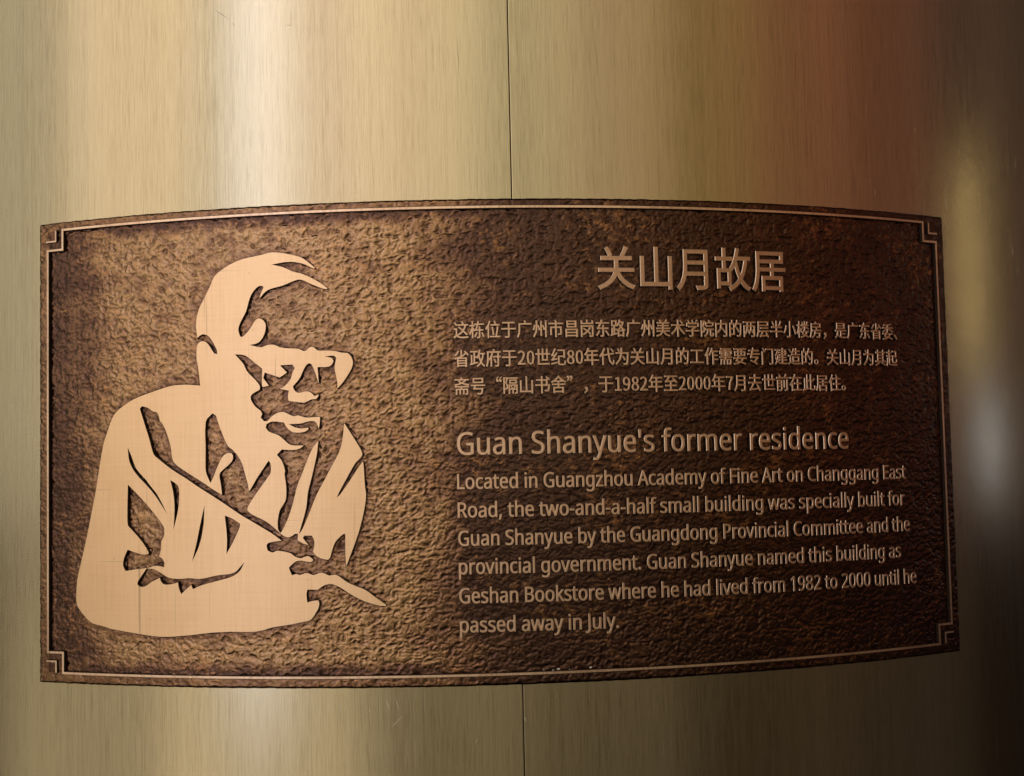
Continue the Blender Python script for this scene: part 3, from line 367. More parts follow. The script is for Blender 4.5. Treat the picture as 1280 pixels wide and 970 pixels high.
# ------------------------------------------------------------------ lettering
GLYPHS_LATIN = """ 255:
'221:157,700 137,447 83,447 64,700
,263:188,103 104,-126 40,-126 89,114 181,114
-316:39,225 39,301 276,301 276,225
.263:71,53 75,84 88,104 108,115 130,119 154,115 174,104 188,84 192,53 188,23 174,2 154,-10 130,-14 108,-10 88,2 75,23
0561:513,351 510,270 500,199 483,137 459,86 427,45 387,15 338,-4 279,-10 208,1 150,33 105,86 73,157 54,246 48,351 54,456 71,545 101,616 145,668 204,700 279,711 351,700 410,668 455,616 487,545 506,456/134,351 138,263 149,191 167,135 195,96 232,72 279,64 327,72 364,95 392,135 411,191 422,263 425,351 422,439 411,510 392,566 364,605 327,629 279,637 232,629 195,605 167,566 149,510 138,439
1561:348,0 264,0 268,610 132,495 87,553 276,700 348,700
2561:510,0 47,0 47,72 320,351 351,392 375,432 388,473 393,519 385,569 359,606 319,629 270,636 222,632 180,619 141,598 101,570 55,627 115,670 187,699 227,707 270,710 331,704 382,687 424,660 455,623 475,577 481,524 476,470 459,421 432,373 396,326 302,226 156,82 156,78 510,78
8561:279,710 338,705 388,691 430,667 462,634 482,593 489,542 485,503 471,469 450,439 423,413 356,371 434,324 466,296 491,264 506,226 512,181 505,127 483,80 449,42 403,14 347,-4 282,-10 213,-4 154,13 108,40 75,77 55,123 48,178 53,223 68,262 92,295 122,323 193,366 131,410 106,437 87,468 75,503 71,543 77,593 98,634 130,666 173,690 223,705/132,177 141,131 169,93 215,67 280,59 344,67 390,93 418,131 427,180 423,213 409,241 387,265 358,287 265,330 192,290 166,267 148,241 136,212/278,640 229,634 190,614 164,582 155,539 159,506 172,478 192,456 250,420 283,404 345,436 369,456 388,479 400,506 404,539 395,582 370,614 330,634
9561:510,401 501,282 490,224 473,170 448,121 416,77 375,41 324,13 262,-4 167,-9 100,0 100,74 186,61 249,66 300,83 340,110 371,145 393,187 409,235 418,288 423,343 417,343 379,302 355,285 325,273 290,264 250,262 194,268 145,287 104,317 74,359 55,411 49,474 56,542 77,600 110,647 155,681 209,703 273,710 321,705 366,691 406,667 441,633 470,590 492,537 505,474/273,637 217,627 173,597 144,546 134,475 143,414 167,368 209,339 269,329 312,334 350,349 381,370 403,397 418,427 423,458 413,521 402,552 385,579 364,603 338,622 308,633
A626:534,0 450,217 173,217 89,0 0,0 274,703 353,703 625,0/312,612 281,507 202,295 424,295
B637:295,700 410,690 494,661 544,608 561,526 557,488 546,453 527,424 500,400 467,383 427,372 427,367 469,357 507,341 539,319 564,288 579,249 584,199 577,140 555,91 519,51 471,23 411,6 341,0 95,0 95,700/313,402 389,409 436,431 461,467 470,517 459,566 429,600 376,618 299,625 183,625 183,402/183,328 183,75 325,75 403,84 454,111 481,153 490,206 486,241 474,271 452,295 420,313 376,325 318,328
C620:395,632 342,628 294,613 252,590 218,557 190,517 170,468 157,412 153,350 160,269 180,200 213,144 260,102 320,76 394,68 481,75 562,95 562,19 481,-3 381,-10 283,1 203,34 140,88 96,160 69,248 60,351 65,427 82,496 109,557 147,610 194,652 252,684 319,703 396,710 449,707 500,699 547,686 589,669 554,594 482,621 440,629
E545:486,0 95,0 95,700 486,700 486,623 183,623 183,404 469,404 469,327 183,327 183,77 486,77
F509:183,0 95,0 95,700 486,700 486,623 183,623 183,375 468,375 468,297 183,297
G714:399,370 641,370 641,26 526,-1 465,-8 395,-10 295,1 212,34 146,87 99,158 69,247 60,350 71,452 103,540 156,612 227,665 316,699 423,710 480,707 534,699 584,686 631,669 598,592 514,621 467,629 418,632 340,624 275,598 222,556 183,500 160,431 152,350 159,271 179,202 214,145 264,102 331,76 416,67 494,72 553,83 553,291 399,291
J268:-26,-185 -76,-174 -76,-99 -6,-109 18,-106 41,-99 61,-86 76,-65 87,-35 90,4 90,700 178,700 178,11 173,-51 156,-100 129,-138 92,-165 48,-181
L514:95,0 95,700 183,700 183,78 489,78 489,0
P593:280,700 399,687 480,646 527,581 543,494 540,452 529,411 510,374 482,340 445,312 396,291 336,277 183,273 183,0 95,0 95,700/273,625 183,625 183,348 315,352 365,362 403,381 430,408 447,444 452,490 441,549 409,591 353,616
R610:288,700 368,694 432,678 481,650 516,612 536,562 543,501 538,450 523,408 499,374 470,349 437,329 403,314 595,0 492,0 323,289 183,289 183,0 95,0 95,700/183,624 183,364 288,364 362,372 413,398 442,439 452,497 447,538 434,571 411,594 378,611 336,620
S538:492,187 485,129 462,81 425,42 375,14 314,-4 242,-10 133,-1 74,14 50,24 50,108 138,79 191,70 246,67 294,70 333,80 364,97 386,120 400,147 404,179 400,211 389,237 369,260 339,281 160,359 129,380 104,403 84,429 70,459 62,493 59,531 66,583 87,627 121,662 166,688 220,704 282,710 338,707 388,699 475,671 448,595 369,622 326,630 280,632 240,629 207,620 181,604 163,584 152,559 148,530 152,498 163,472 182,449 211,429 358,366 405,341 443,312 470,278 487,237
a550:282,534 366,524 425,492 459,437 471,358 471,0 408,0 391,75 387,75 341,27 315,10 286,-1 252,-8 211,-10 166,-6 126,7 92,28 67,58 50,98 45,146 61,216 107,267 185,300 297,314 386,317 386,348 379,404 358,439 324,458 277,465 237,462 163,439 129,425 103,489 184,521 232,531/308,254 225,244 172,223 144,189 134,145 141,107 161,80 192,65 230,60 291,69 341,97 374,143 385,210 385,257
b603:165,456 170,456 196,487 231,512 276,529 332,534 421,517 490,466 534,381 549,263 542,180 522,112 490,59 446,21 393,-2 332,-10 276,-4 231,13 196,37 170,67 163,67 145,0 83,0 83,745 170,745/318,463 268,457 229,442 202,415 183,377 173,327 170,262 178,176 201,113 247,75 320,62 381,75 425,114 451,177 460,264 451,350 425,413 381,450
c471:294,-10 228,-3 170,19 122,55 85,107 62,175 54,260 62,348 86,418 124,470 174,507 233,528 300,535 377,527 438,507 412,435 326,458 298,460 250,454 211,437 181,409 160,371 147,321 143,261 147,203 160,154 181,115 210,87 247,70 293,65 334,67 401,83 429,95 429,19 371,-2
d603:270,-10 181,7 113,58 69,143 54,262 69,381 113,466 182,518 271,535 309,533 342,525 371,513 416,478 433,458 439,458 433,535 433,745 520,745 520,0 450,0 437,71 433,71 395,30 370,14 342,1 308,-7/283,62 354,73 400,107 426,165 434,261 426,347 402,411 356,451 282,464 221,450 178,408 152,344 143,260 152,176 178,114 222,75
e553:286,535 349,528 402,506 445,470 477,423 496,365 503,298 503,246 143,246 156,168 189,110 241,75 311,64 358,66 439,84 479,100 479,25 400,-1 307,-10 237,-2 175,21 124,58 86,111 62,178 54,259 61,339 83,407 118,462 164,502 221,527/285,465 230,455 188,425 159,378 145,315 413,315 409,357 399,393 382,423 357,446 325,460
f337:325,459 193,459 193,0 107,0 107,459 15,459 15,499 107,528 112,620 127,669 152,705 185,730 227,745 277,750 359,739 379,732 357,665 300,678 278,679 241,672 214,650 198,613 193,525 325,525
g603:270,535 319,530 363,516 402,491 434,456 439,456 451,525 520,525 520,-9 513,-77 494,-134 462,-178 417,-210 358,-229 284,-235 180,-227 135,-217 95,-202 95,-123 136,-140 182,-153 234,-161 289,-164 350,-154 396,-124 425,-77 437,70 433,70 403,35 365,10 321,-5 271,-10 180,8 111,62 68,148 54,262 68,374 111,461 180,517/281,463 241,457 206,439 179,410 159,371 147,321 143,261 152,175 179,112 223,74 283,61 321,63 352,71 378,84 399,103 415,129 426,160 433,197 435,262 431,326 419,377 398,416 369,442 330,458
h606:165,453 171,453 189,478 213,498 240,514 301,532 334,534 393,529 441,514 478,489 505,452 521,403 526,342 526,0 441,0 441,336 434,392 413,431 376,455 324,463 271,457 231,441 203,413 184,376 173,329 170,272 170,0 83,0 83,745 170,745
i253:170,525 170,0 83,0 83,525/127,723 146,719 162,709 174,692 177,668 174,644 162,626 146,616 127,613 108,616 91,626 80,644 76,668 80,692 91,709 108,719
k524:165,271 169,271 231,348 399,525 500,525 287,301 515,0 411,0 228,245 169,193 169,0 83,0 83,745 169,745
l253:170,0 83,0 83,745 170,745
m917:660,535 738,524 793,490 826,430 837,342 837,0 752,0 752,338 745,392 726,431 693,455 645,463 580,452 536,419 511,364 503,290 503,0 418,0 418,338 415,376 406,407 391,432 371,449 344,459 310,463 262,457 226,441 200,414 183,376 173,329 170,273 170,0 83,0 83,525 153,525 166,454 171,454 189,479 211,500 237,515 295,533 325,535 381,530 427,514 462,486 486,447 491,447 522,486 563,514 610,530
n606:336,535 419,524 478,490 514,430 526,342 526,0 441,0 441,336 434,392 413,431 376,455 324,463 250,450 203,414 178,354 170,273 170,0 83,0 83,525 153,525 166,454 171,454 190,479 214,500 242,515 303,533
o593:540,264 536,202 523,148 502,101 474,62 439,31 397,8 348,-5 295,-10 245,-5 199,8 158,31 123,62 94,101 72,148 58,202 54,264 61,344 83,411 119,464 168,503 228,527 298,535 365,527 424,503 473,464 509,411 532,344/143,264 147,206 159,156 180,116 210,86 249,68 297,62 345,68 384,86 414,116 435,156 447,206 451,264 447,322 434,371 413,410 384,439 345,457 296,463 227,450 179,410 152,347
p603:333,535 421,518 490,468 534,383 549,264 542,181 522,113 490,60 447,21 394,-2 332,-10 294,-7 261,1 232,13 187,47 170,67 164,67 170,-20 170,-235 83,-235 83,525 154,525 166,454 170,454 207,495 232,512 260,525 294,533/318,463 270,458 232,443 204,418 185,382 174,337 170,264 173,204 183,154 202,114 230,85 269,68 320,62 363,68 399,88 425,119 445,160 456,209 460,265 451,346 425,409 381,449
r405:390,529 379,450 323,457 293,454 265,444 239,429 216,408 196,383 182,353 173,319 170,280 170,0 83,0 83,525 154,525 164,429 168,429 208,483 233,504 262,521 294,532
s470:425,145 419,98 400,60 369,30 327,8 276,-5 216,-10 165,-8 121,-1 51,24 51,102 127,73 172,63 218,60 274,65 313,81 335,106 342,137 339,156 331,173 316,188 259,221 125,278 93,300 70,325 55,357 50,396 64,455 104,499 167,526 247,535 294,533 377,515 415,500 385,431 316,455 279,462 241,465 194,460 160,448 139,427 132,401 136,381 145,364 162,349 353,263 384,241 407,215 421,184
t354:259,61 332,72 332,6 268,-9 205,-6 168,4 137,24 112,54 96,96 90,153 90,459 16,459 16,500 91,534 125,646 176,646 176,525 328,525 328,459 176,459 176,155 182,113 200,84 226,67
u606:523,525 523,0 452,0 439,70 435,70 416,45 392,25 364,9 302,-8 269,-10 211,-5 163,10 126,36 99,73 83,121 77,181 77,525 165,525 165,187 172,132 193,93 229,70 281,62 334,67 374,84 403,111 422,149 433,196 436,252 436,525
v498:199,0 0,525 92,525 246,76 250,76 294,216 406,525 498,525 298,0
w771:386,436 382,436 347,296 253,1 155,1 11,526 100,526 207,89 211,89 246,230 339,526 433,526 556,110 559,90 563,90 598,246 672,526 760,526 614,1 513,1
y500:1,525 93,525 246,105 251,83 255,83 300,227 407,525 500,525 253,-119 230,-158 202,-191 169,-215 130,-230 41,-233 11,-227 11,-159 69,-165 97,-162 121,-153 142,-140 173,-98 213,-2
z461:423,0 38,0 38,57 321,459 55,459 55,525 416,525 416,461 137,67 423,67"""
GLYPHS_CJK = """0555:278,-13 444,82 506,369 444,653 278,746 111,653 50,369 112,82/278,61 177,134 138,369 177,602 278,674 379,602 418,369 379,134
1555:88,0 490,0 490,76 343,76 343,733 273,733 206,703 121,681 121,623 252,623 252,76 88,76
2555:44,0 505,0 505,79 242,77 182,72 390,308 470,531 412,687 256,746 135,717 40,639 93,587 162,648 245,672 347,631 380,527 298,319 44,54
7555:198,0 293,0 340,364 508,678 508,733 49,733 49,655 405,655 252,357
8555:280,-13 446,42 509,176 472,296 386,369 386,374 451,446 483,551 429,690 282,744 139,693 81,558 111,458 180,389 180,385 88,307 46,182 112,42/330,398 214,458 164,558 197,644 281,676 372,638 405,546 386,468/281,55 171,93 127,190 155,285 228,356 364,289 422,179 383,90
9555:235,-13 419,81 501,398 430,659 254,746 106,681 44,508 99,336 246,278 337,302 415,367 356,130 232,63 164,78 108,119 58,62 132,8/414,444 338,369 261,346 163,390 130,508 166,629 255,675 366,616
“1000:770,809 749,847 663,776 624,660 647,592 703,565 754,586 771,630 754,676 709,694 693,692 681,686 705,754/962,809 941,847 855,776 816,660 839,592 895,565 946,586 963,630 946,676 900,694 885,692 873,686 897,754
”1000:230,599 251,561 338,632 376,748 353,816 297,843 246,823 229,778 246,733 291,714 319,722 295,654/38,599 59,561 146,632 184,748 161,816 105,843 54,823 37,778 54,733 100,714 127,722 103,654
、1000:273,-56 341,2 233,119 117,224 52,167 165,63
。1000:194,244 87,200 42,92 87,-16 194,-61 302,-16 347,92 302,200/194,-10 123,20 93,92 123,163 194,193 266,163 296,92 266,20
专1000:425,842 393,728 137,728 137,657 372,657 335,538 56,538 56,465 311,465 246,283 712,283 515,91 405,129 300,161 257,106 503,18 708,-81 753,-17 680,22 590,61 856,324 799,358 786,353 350,353 388,465 929,465 929,538 412,538 450,657 857,657 857,728 471,728 502,832
世1000:457,835 457,590 275,590 275,813 197,813 197,590 51,590 51,517 197,517 197,-15 922,-15 922,58 275,58 275,517 457,517 457,200 801,200 801,517 950,517 950,590 801,590 801,824 723,824 723,590 532,590 532,835/723,517 723,269 532,269 532,517
东1000:257,261 177,123 71,10 135,-38 243,87 332,241/666,231 783,99 873,-26 940,11 847,134 728,262/77,707 77,636 320,636 264,540 185,428 150,403 177,326 213,336 286,340 507,340 507,24 504,10 488,6 360,6 377,-32 389,-72 481,-69 542,-57 574,-29 583,23 583,340 874,340 874,413 583,413 583,560 507,560 507,413 269,413 341,519 411,636 917,636 917,707 449,707 500,813 420,846 357,707
两1000:101,559 101,-81 176,-81 176,489 332,489 301,298 188,114 216,90 241,62 327,178 377,302 422,239 455,183 500,243 455,311 395,387 405,489 588,489 557,298 443,114 472,90 497,62 584,180 634,306 711,205 769,115 814,173 744,276 651,389 661,489 826,489 826,16 821,-1 801,-6 643,-5 659,-43 669,-81 782,-79 855,-68 891,-39 901,15 901,559 662,559 662,698 942,698 942,770 60,770 60,698 333,698 333,559/406,698 589,698 589,559 406,559
为1000:162,784 222,706 267,632 335,665 288,737 226,812/499,371 576,269 635,173 701,209 640,302 561,401/411,838 407,599 82,599 82,524 399,524 308,248 55,-11 86,-37 114,-66 382,219 476,524 821,524 797,156 761,19 743,7 656,6 562,11 580,-28 588,-67 748,-69 795,-58 831,-28 874,133 901,599 484,599 487,838
书1000:717,760 820,687 905,617 951,674 864,741 762,810/126,665 126,592 418,592 418,395 60,395 60,323 418,323 418,-79 494,-79 494,323 864,323 845,162 819,97 802,89 717,88 626,94 644,58 652,21 804,19 849,27 882,50 918,141 946,395 800,395 800,665 494,665 494,837 418,837 418,665/494,395 494,592 726,592 726,395
于1000:124,769 124,694 470,694 470,441 55,441 55,366 470,366 470,30 463,9 440,3 259,4 277,-36 290,-75 418,-73 496,-61 537,-32 549,30 549,366 946,366 946,441 549,441 549,694 876,694 876,769
代1000:715,783 806,699 877,618 935,658 862,737 769,819/548,826 556,672 568,528 324,497 335,426 576,456 670,75 860,-79 929,-34 975,143 943,160 912,183 892,52 857,9 726,142 650,466 955,504 944,575 642,537 630,677 623,826/313,830 185,602 21,420 65,348 133,416 199,494 199,-78 276,-78 276,604 334,703 384,807
位1000:369,658 369,585 914,585 914,658/435,509 477,282 503,80 577,102 549,299 503,525/570,828 598,746 617,669 692,691 670,766 641,847/326,34 326,-38 955,-38 955,34 748,34 804,269 853,519 774,532 734,277 678,34/286,836 178,616 38,437 81,363 131,420 180,484 180,-78 255,-78 255,601 310,706 357,815
住1000:548,819 597,733 631,653 704,682 668,760 616,844/285,836 177,616 36,437 80,362 130,418 179,481 179,-78 254,-78 254,599 310,705 357,814/314,26 314,-45 963,-45 963,26 680,26 680,280 918,280 918,351 680,351 680,573 948,573 948,644 339,644 339,573 605,573 605,351 373,351 373,280 605,280 605,26
作1000:526,828 430,615 305,442 363,391 438,487 506,601 575,601 575,-79 651,-79 651,164 952,164 952,235 651,235 651,387 939,387 939,456 651,456 651,601 962,601 962,673 542,673 598,809/285,836 177,616 36,437 80,362 130,418 179,481 179,-78 254,-78 254,599 310,705 357,814
关1000:224,799 283,711 324,627 129,627 129,552 461,552 459,374 68,374 68,300 444,300 406,218 335,137 219,59 48,-13 93,-64 102,-79 269,-7 388,72 468,156 515,243 587,136 676,46 782,-24 907,-74 946,-16 960,-1 832,44 722,111 633,197 565,300 935,300 935,374 544,374 546,552 881,552 881,627 683,627 792,809 711,836 661,731 600,627 326,627 392,663 348,746 287,831
其1000:573,65 745,-6 880,-76 949,-26 802,43 625,112/361,118 217,42 45,-21 94,-78 268,-11 428,71/686,839 686,723 313,723 313,839 239,839 239,723 83,723 83,653 239,653 239,205 54,205 54,135 946,135 946,205 761,205 761,653 922,653 922,723 761,723 761,839/313,205 313,315 686,315 686,205/313,653 686,653 686,553 313,553/313,488 686,488 686,379 313,379
内1000:99,669 99,-82 173,-82 173,595 462,595 412,382 199,179 229,152 253,122 412,251 498,392 635,257 742,135 804,184 676,319 521,464 533,531 538,595 829,595 829,20 824,1 804,-5 645,-3 661,-41 671,-79 785,-78 858,-67 893,-38 903,19 903,669 539,669 539,840 463,840 463,669
前1000:604,514 604,104 674,104 674,514/807,544 807,14 802,-1 786,-5 654,-4 670,-40 681,-76 778,-74 839,-63 872,-37 881,13 881,544/723,845 681,763 629,682 329,682 378,700 335,770 278,841 208,816 260,748 300,682 53,682 53,613 947,613 947,682 714,682 803,819/409,301 409,200 187,200 187,301/409,360 187,360 187,459 409,459/116,523 116,-75 187,-75 187,141 409,141 409,7 405,-6 391,-10 281,-9 307,-76 392,-74 446,-63 475,-39 482,6 482,523
半1000:147,787 215,670 262,561 334,592 285,700 215,814/779,817 722,698 656,587 722,561 790,668 858,789/458,841 458,516 118,516 118,442 458,442 458,281 53,281 53,206 458,206 458,-78 536,-78 536,206 948,206 948,281 536,281 536,442 890,442 890,516 536,516 536,841
去1000:145,-46 275,-25 785,16 834,-70 906,-31 806,125 672,289 605,257 675,174 741,84 245,48 357,186 463,344 951,344 951,419 539,419 539,608 877,608 877,683 539,683 539,841 460,841 460,683 130,683 130,608 460,608 460,419 53,419 53,344 370,344 268,187 194,93 154,49 119,29
号1000:260,732 736,732 736,596 260,596/185,799 185,530 815,530 815,799/63,440 63,371 269,371 203,191 727,191 697,59 663,-1 644,-9 545,-9 444,-2 462,-38 470,-74 639,-77 688,-71 726,-50 774,37 816,259 315,259 352,371 933,371 933,440
在1000:391,840 367,763 338,685 63,685 63,613 305,613 191,432 38,286 77,217 138,265 193,318 193,-76 268,-76 268,407 334,507 390,613 939,613 939,685 421,685 469,821/598,561 598,368 373,368 373,298 598,298 598,14 333,14 333,-56 938,-56 938,14 673,14 673,298 900,298 900,368 673,368 673,561
委1000:661,230 607,156 534,96 315,145 384,230/190,109 444,52 275,8 60,-14 79,-46 91,-81 354,-44 551,25 730,-26 874,-75 943,-21 798,26 625,74 694,143 745,230 955,230 955,295 431,295 478,371 535,371 535,567 710,436 914,346 936,379 963,408 782,473 624,570 941,570 941,635 535,635 535,741 700,760 841,785 785,839 486,798 127,778 137,749 143,719 461,735 461,635 58,635 58,570 373,570 216,468 35,398 61,370 82,338 287,431 461,567 461,387 408,401 342,295 46,295 46,230 295,230
学1000:460,347 460,275 60,275 60,204 460,204 460,14 455,-1 435,-7 269,-6 288,-42 302,-78 415,-76 487,-65 525,-40 536,13 536,204 945,204 945,275 536,275 536,315 670,385 784,469 735,506 719,502 228,502 228,436 635,436 550,387/424,824 468,748 500,674 280,674 318,693 277,760 221,830 159,802 207,738 246,674 80,674 80,475 152,475 152,606 853,606 853,475 928,475 928,674 763,674 861,808 785,834 739,753 683,674 520,674 572,694 539,770 490,849
小1000:464,826 464,24 458,3 436,-3 270,-2 288,-41 301,-80 419,-78 494,-66 533,-37 545,24 545,826/705,571 824,337 895,121 976,154 900,368 777,598/202,591 141,374 32,178 103,138 216,344 286,577
层1000:304,456 304,389 873,389 873,456/209,727 811,727 811,607 209,607/133,792 133,499 117,229 31,-40 66,-57 98,-78 190,209 209,499 209,542 886,542 886,792/288,-64 394,-48 803,-19 842,-89 911,-55 839,61 751,189 686,162 766,41 380,18 459,112 533,218 943,218 943,284 239,284 239,218 438,218 369,114 320,52 289,21 261,6
居1000:220,719 807,719 807,608 220,608/220,542 539,542 539,430 219,430/296,244 296,-80 368,-80 368,-45 790,-45 790,-78 865,-78 865,244 614,244 614,362 939,362 939,430 614,430 614,542 882,542 882,786 145,786 142,366 127,225 94,85 33,-42 99,-81 150,19 185,131 206,247 216,362 539,362 539,244/368,22 368,177 790,177 790,22
山1000:108,632 108,-2 816,-2 816,-76 893,-76 893,633 816,633 816,74 538,74 538,829 460,829 460,74 185,74 185,632
岗1000:112,805 112,611 888,611 888,805 811,805 811,678 534,678 534,841 460,841 460,678 187,678 187,805/109,533 109,-77 185,-77 185,464 824,464 824,14 819,-3 799,-8 648,-6 664,-42 674,-77 784,-75 854,-65 889,-39 899,14 899,533/240,359 350,294 463,221 344,142 216,78 269,21 398,93 522,180 620,105 696,37 749,91 672,156 576,227 659,313 730,407 662,433 597,346 517,267 401,340 288,405
州1000:236,823 236,513 207,233 56,-21 85,-48 110,-78 278,202 311,513 311,823/522,801 522,-11 596,-11 596,801/820,826 820,-68 895,-68 895,826/124,593 88,454 29,329 94,301 151,431 188,575/335,554 383,421 411,300 477,328 447,446 397,577/618,558 683,428 727,308 790,341 745,459 676,586
工1000:52,72 52,-3 951,-3 951,72 539,72 539,650 900,650 900,727 104,727 104,650 456,650 456,72
市1000:413,825 450,759 480,693 51,693 51,620 458,620 458,484 148,484 148,36 223,36 223,411 458,411 458,-78 535,-78 535,411 785,411 785,132 780,117 762,112 616,114 632,77 642,40 750,42 819,53 853,80 862,131 862,484 535,484 535,620 951,620 951,693 550,693 565,698 531,770 486,848
年1000:48,223 48,151 512,151 512,-80 589,-80 589,151 954,151 954,223 589,223 589,422 884,422 884,493 589,493 589,647 907,647 907,719 307,719 353,824 277,844 182,650 50,496 115,448 195,538 268,647 512,647 512,493 213,493 213,223/288,223 288,422 512,422 512,223
广1000:469,825 496,756 517,688 143,688 143,401 126,179 39,-36 71,-61 100,-90 200,151 222,401 222,615 942,615 942,688 565,688 601,697 577,766 546,841
府1000:499,314 562,209 613,113 677,143 626,237 560,339/763,630 763,479 461,479 461,410 763,410 763,14 758,-2 742,-7 613,-5 628,-43 638,-79 735,-77 796,-66 829,-39 838,13 838,410 952,410 952,479 838,479 838,630/398,641 324,469 211,319 246,251 287,294 326,342 326,-80 397,-80 397,453 438,537 472,620/470,830 516,731 114,731 114,366 102,158 38,-41 72,-61 103,-85 174,136 189,367 189,661 951,661 951,731 602,731 544,850
建1000:394,755 394,695 581,695 581,620 330,620 330,561 581,561 581,483 387,483 387,422 581,422 581,345 379,345 379,288 581,288 581,209 337,209 337,149 581,149 581,49 652,49 652,149 937,149 937,209 652,209 652,288 899,288 899,345 652,345 652,422 876,422 876,561 945,561 945,620 876,620 876,755 652,755 652,840 581,840 581,755/652,561 809,561 809,483 652,483/652,620 652,695 809,695 809,620/97,393 110,410 135,425 258,425 234,300 200,193 163,260 134,343 78,322 119,213 169,126 109,37 37,-30 66,-54 92,-80 160,-15 218,70 406,-30 653,-55 933,-55 945,-19 962,14 654,13 425,36 249,132 301,289 334,483 292,493 192,492 267,617 338,758 290,789 266,778 64,778 64,711 237,711 175,589 129,515 97,474 66,454
房1000:504,479 564,371 244,371 244,309 434,309 377,108 198,-22 222,-49 241,-78 399,20 479,159 777,159 761,46 739,-2 725,-9 650,-9 571,-4 585,-35 592,-67 731,-69 770,-63 800,-45 832,26 856,219 494,219 508,309 919,309 919,371 576,371 633,394 605,446 568,502/443,820 477,740 136,740 136,502 120,231 32,-42 68,-58 100,-78 192,212 212,506 885,506 885,740 560,740 516,841/212,676 810,676 810,570 212,570
政1000:613,840 557,623 473,442 473,478 336,478 336,697 511,697 511,769 51,769 51,697 263,697 263,136 162,114 162,545 93,545 93,100 33,88 48,12 516,122 509,191 336,152 336,406 448,406 444,401 504,350 538,401 569,458 614,307 673,173 574,66 443,-17 468,-49 488,-82 615,1 714,105 805,-1 917,-80 941,-47 969,-17 852,61 759,172 840,356 891,584 959,584 959,654 645,654 688,828/622,584 815,584 777,400 717,246 657,397 615,566
故1000:599,584 810,584 792,488 769,400 740,320 704,248 670,323 641,404 617,489 597,579/85,391 85,-36 155,-36 155,33 442,33 442,389 481,358 535,440 551,471 572,391 597,316 626,244 658,178 606,119 545,68 475,24 394,-14 437,-81 515,-41 585,4 646,55 699,112 744,54 795,2 852,-43 915,-80 954,-30 968,-17 903,19 844,63 792,116 746,176 793,262 831,358 862,465 886,584 961,584 961,655 623,655 667,828 592,840 563,715 525,598 476,493 417,406 439,391 301,391 301,575 481,575 481,645 301,645 301,840 226,840 226,645 42,645 42,575 226,575 226,391/155,321 370,321 370,103 155,103
斋1000:132,240 132,-79 206,-79 206,178 356,178 356,-51 426,-51 426,178 577,178 577,-51 646,-51 646,178 803,178 803,-1 801,-11 790,-14 705,-13 728,-77 797,-76 845,-66 871,-42 877,-1 877,240 503,240 533,318 935,318 935,382 69,382 69,318 454,318 431,240/668,686 592,626 500,577 401,627 320,686/413,821 463,750 65,750 65,686 230,686 312,609 413,545 232,499 34,471 58,438 77,405 295,445 497,506 696,446 920,413 939,448 963,480 765,504 586,546 685,609 766,686 933,686 933,750 553,750 521,798 484,846
昌1000:275,591 723,591 723,501 275,501/275,740 723,740 723,650 275,650/198,802 198,439 804,439 804,802/197,134 803,134 803,32 197,32/197,197 197,294 803,294 803,197/119,360 119,-82 197,-82 197,-34 803,-34 803,-80 884,-80 884,360
是1000:236,607 757,607 757,525 236,525/236,742 757,742 757,661 236,661/164,799 164,468 833,468 833,799/231,299 163,106 35,-29 92,-81 181,2 248,109 410,-27 661,-60 935,-60 946,-23 963,12 603,12 546,16 546,154 878,154 878,220 546,220 546,332 943,332 943,399 59,399 59,332 471,332 471,29 358,83 281,190 306,289
月1000:207,787 207,479 202,352 179,219 125,89 29,-27 75,-67 86,-81 151,-12 200,65 235,147 259,232 742,232 741,18 736,9 726,4 524,3 551,-57 556,-76 688,-74 734,-69 769,-61 793,-49 809,-30 818,-4 821,31 821,787/283,714 742,714 742,546 283,546/283,475 742,475 742,305 272,305
术1000:607,776 706,700 786,626 843,680 760,751 661,823/461,839 461,587 67,587 67,513 440,513 263,273 35,100 66,69 93,35 292,192 461,405 461,-80 543,-80 543,435 715,215 902,43 930,78 962,109 753,285 574,513 928,513 928,587 543,587 543,839
栋1000:773,218 839,90 891,-25 960,6 906,118 839,242/463,244 408,125 331,17 385,-29 470,90 538,224/189,840 189,628 50,628 50,558 186,558 118,345 26,174 48,139 66,102 132,225 189,380 189,-79 260,-79 260,420 326,289 372,341 260,513 260,558 357,558 357,628 260,628 260,840/362,706 362,637 500,637 444,474 416,417 389,391 416,316 446,326 504,330 629,330 629,12 625,-2 611,-6 501,-5 515,-41 524,-75 610,-73 666,-63 695,-37 702,11 702,330 906,330 906,399 702,399 702,553 629,553 629,399 487,399 535,512 580,637 944,637 944,706 602,706 634,828 553,847 521,706
楼1000:417,786 491,650 551,681 518,743 475,812/835,822 797,747 752,675 804,650 902,794/618,840 618,645 380,645 380,582 571,582 467,494 352,429 378,404 400,375 513,448 618,544 618,382 689,382 689,547 796,452 909,380 931,410 958,436 843,498 736,582 934,582 934,645 689,645 689,840/760,231 722,153 665,92 530,140 586,231/426,110 597,50 485,10 344,-15 361,-45 374,-78 545,-40 677,18 788,-30 879,-76 931,-22 737,64 796,139 836,231 944,231 944,296 621,296 654,367 581,381 542,296 359,296 359,231 506,231/178,840 178,647 56,647 56,577 174,577 115,368 32,197 72,124 128,239 178,384 178,-79 247,-79 247,444 315,307 361,361 247,537 247,577 345,577 345,647 247,647 247,840
此1000:44,13 58,-67 536,23 531,98 388,72 388,459 531,459 531,531 388,531 388,840 312,840 312,58 199,39 199,637 125,637 125,26/581,840 581,90 606,-19 699,-47 852,-47 942,1 971,170 934,183 899,204 886,61 846,25 709,25 668,37 660,88 660,399 806,476 937,561 875,622 779,548 660,475 660,840
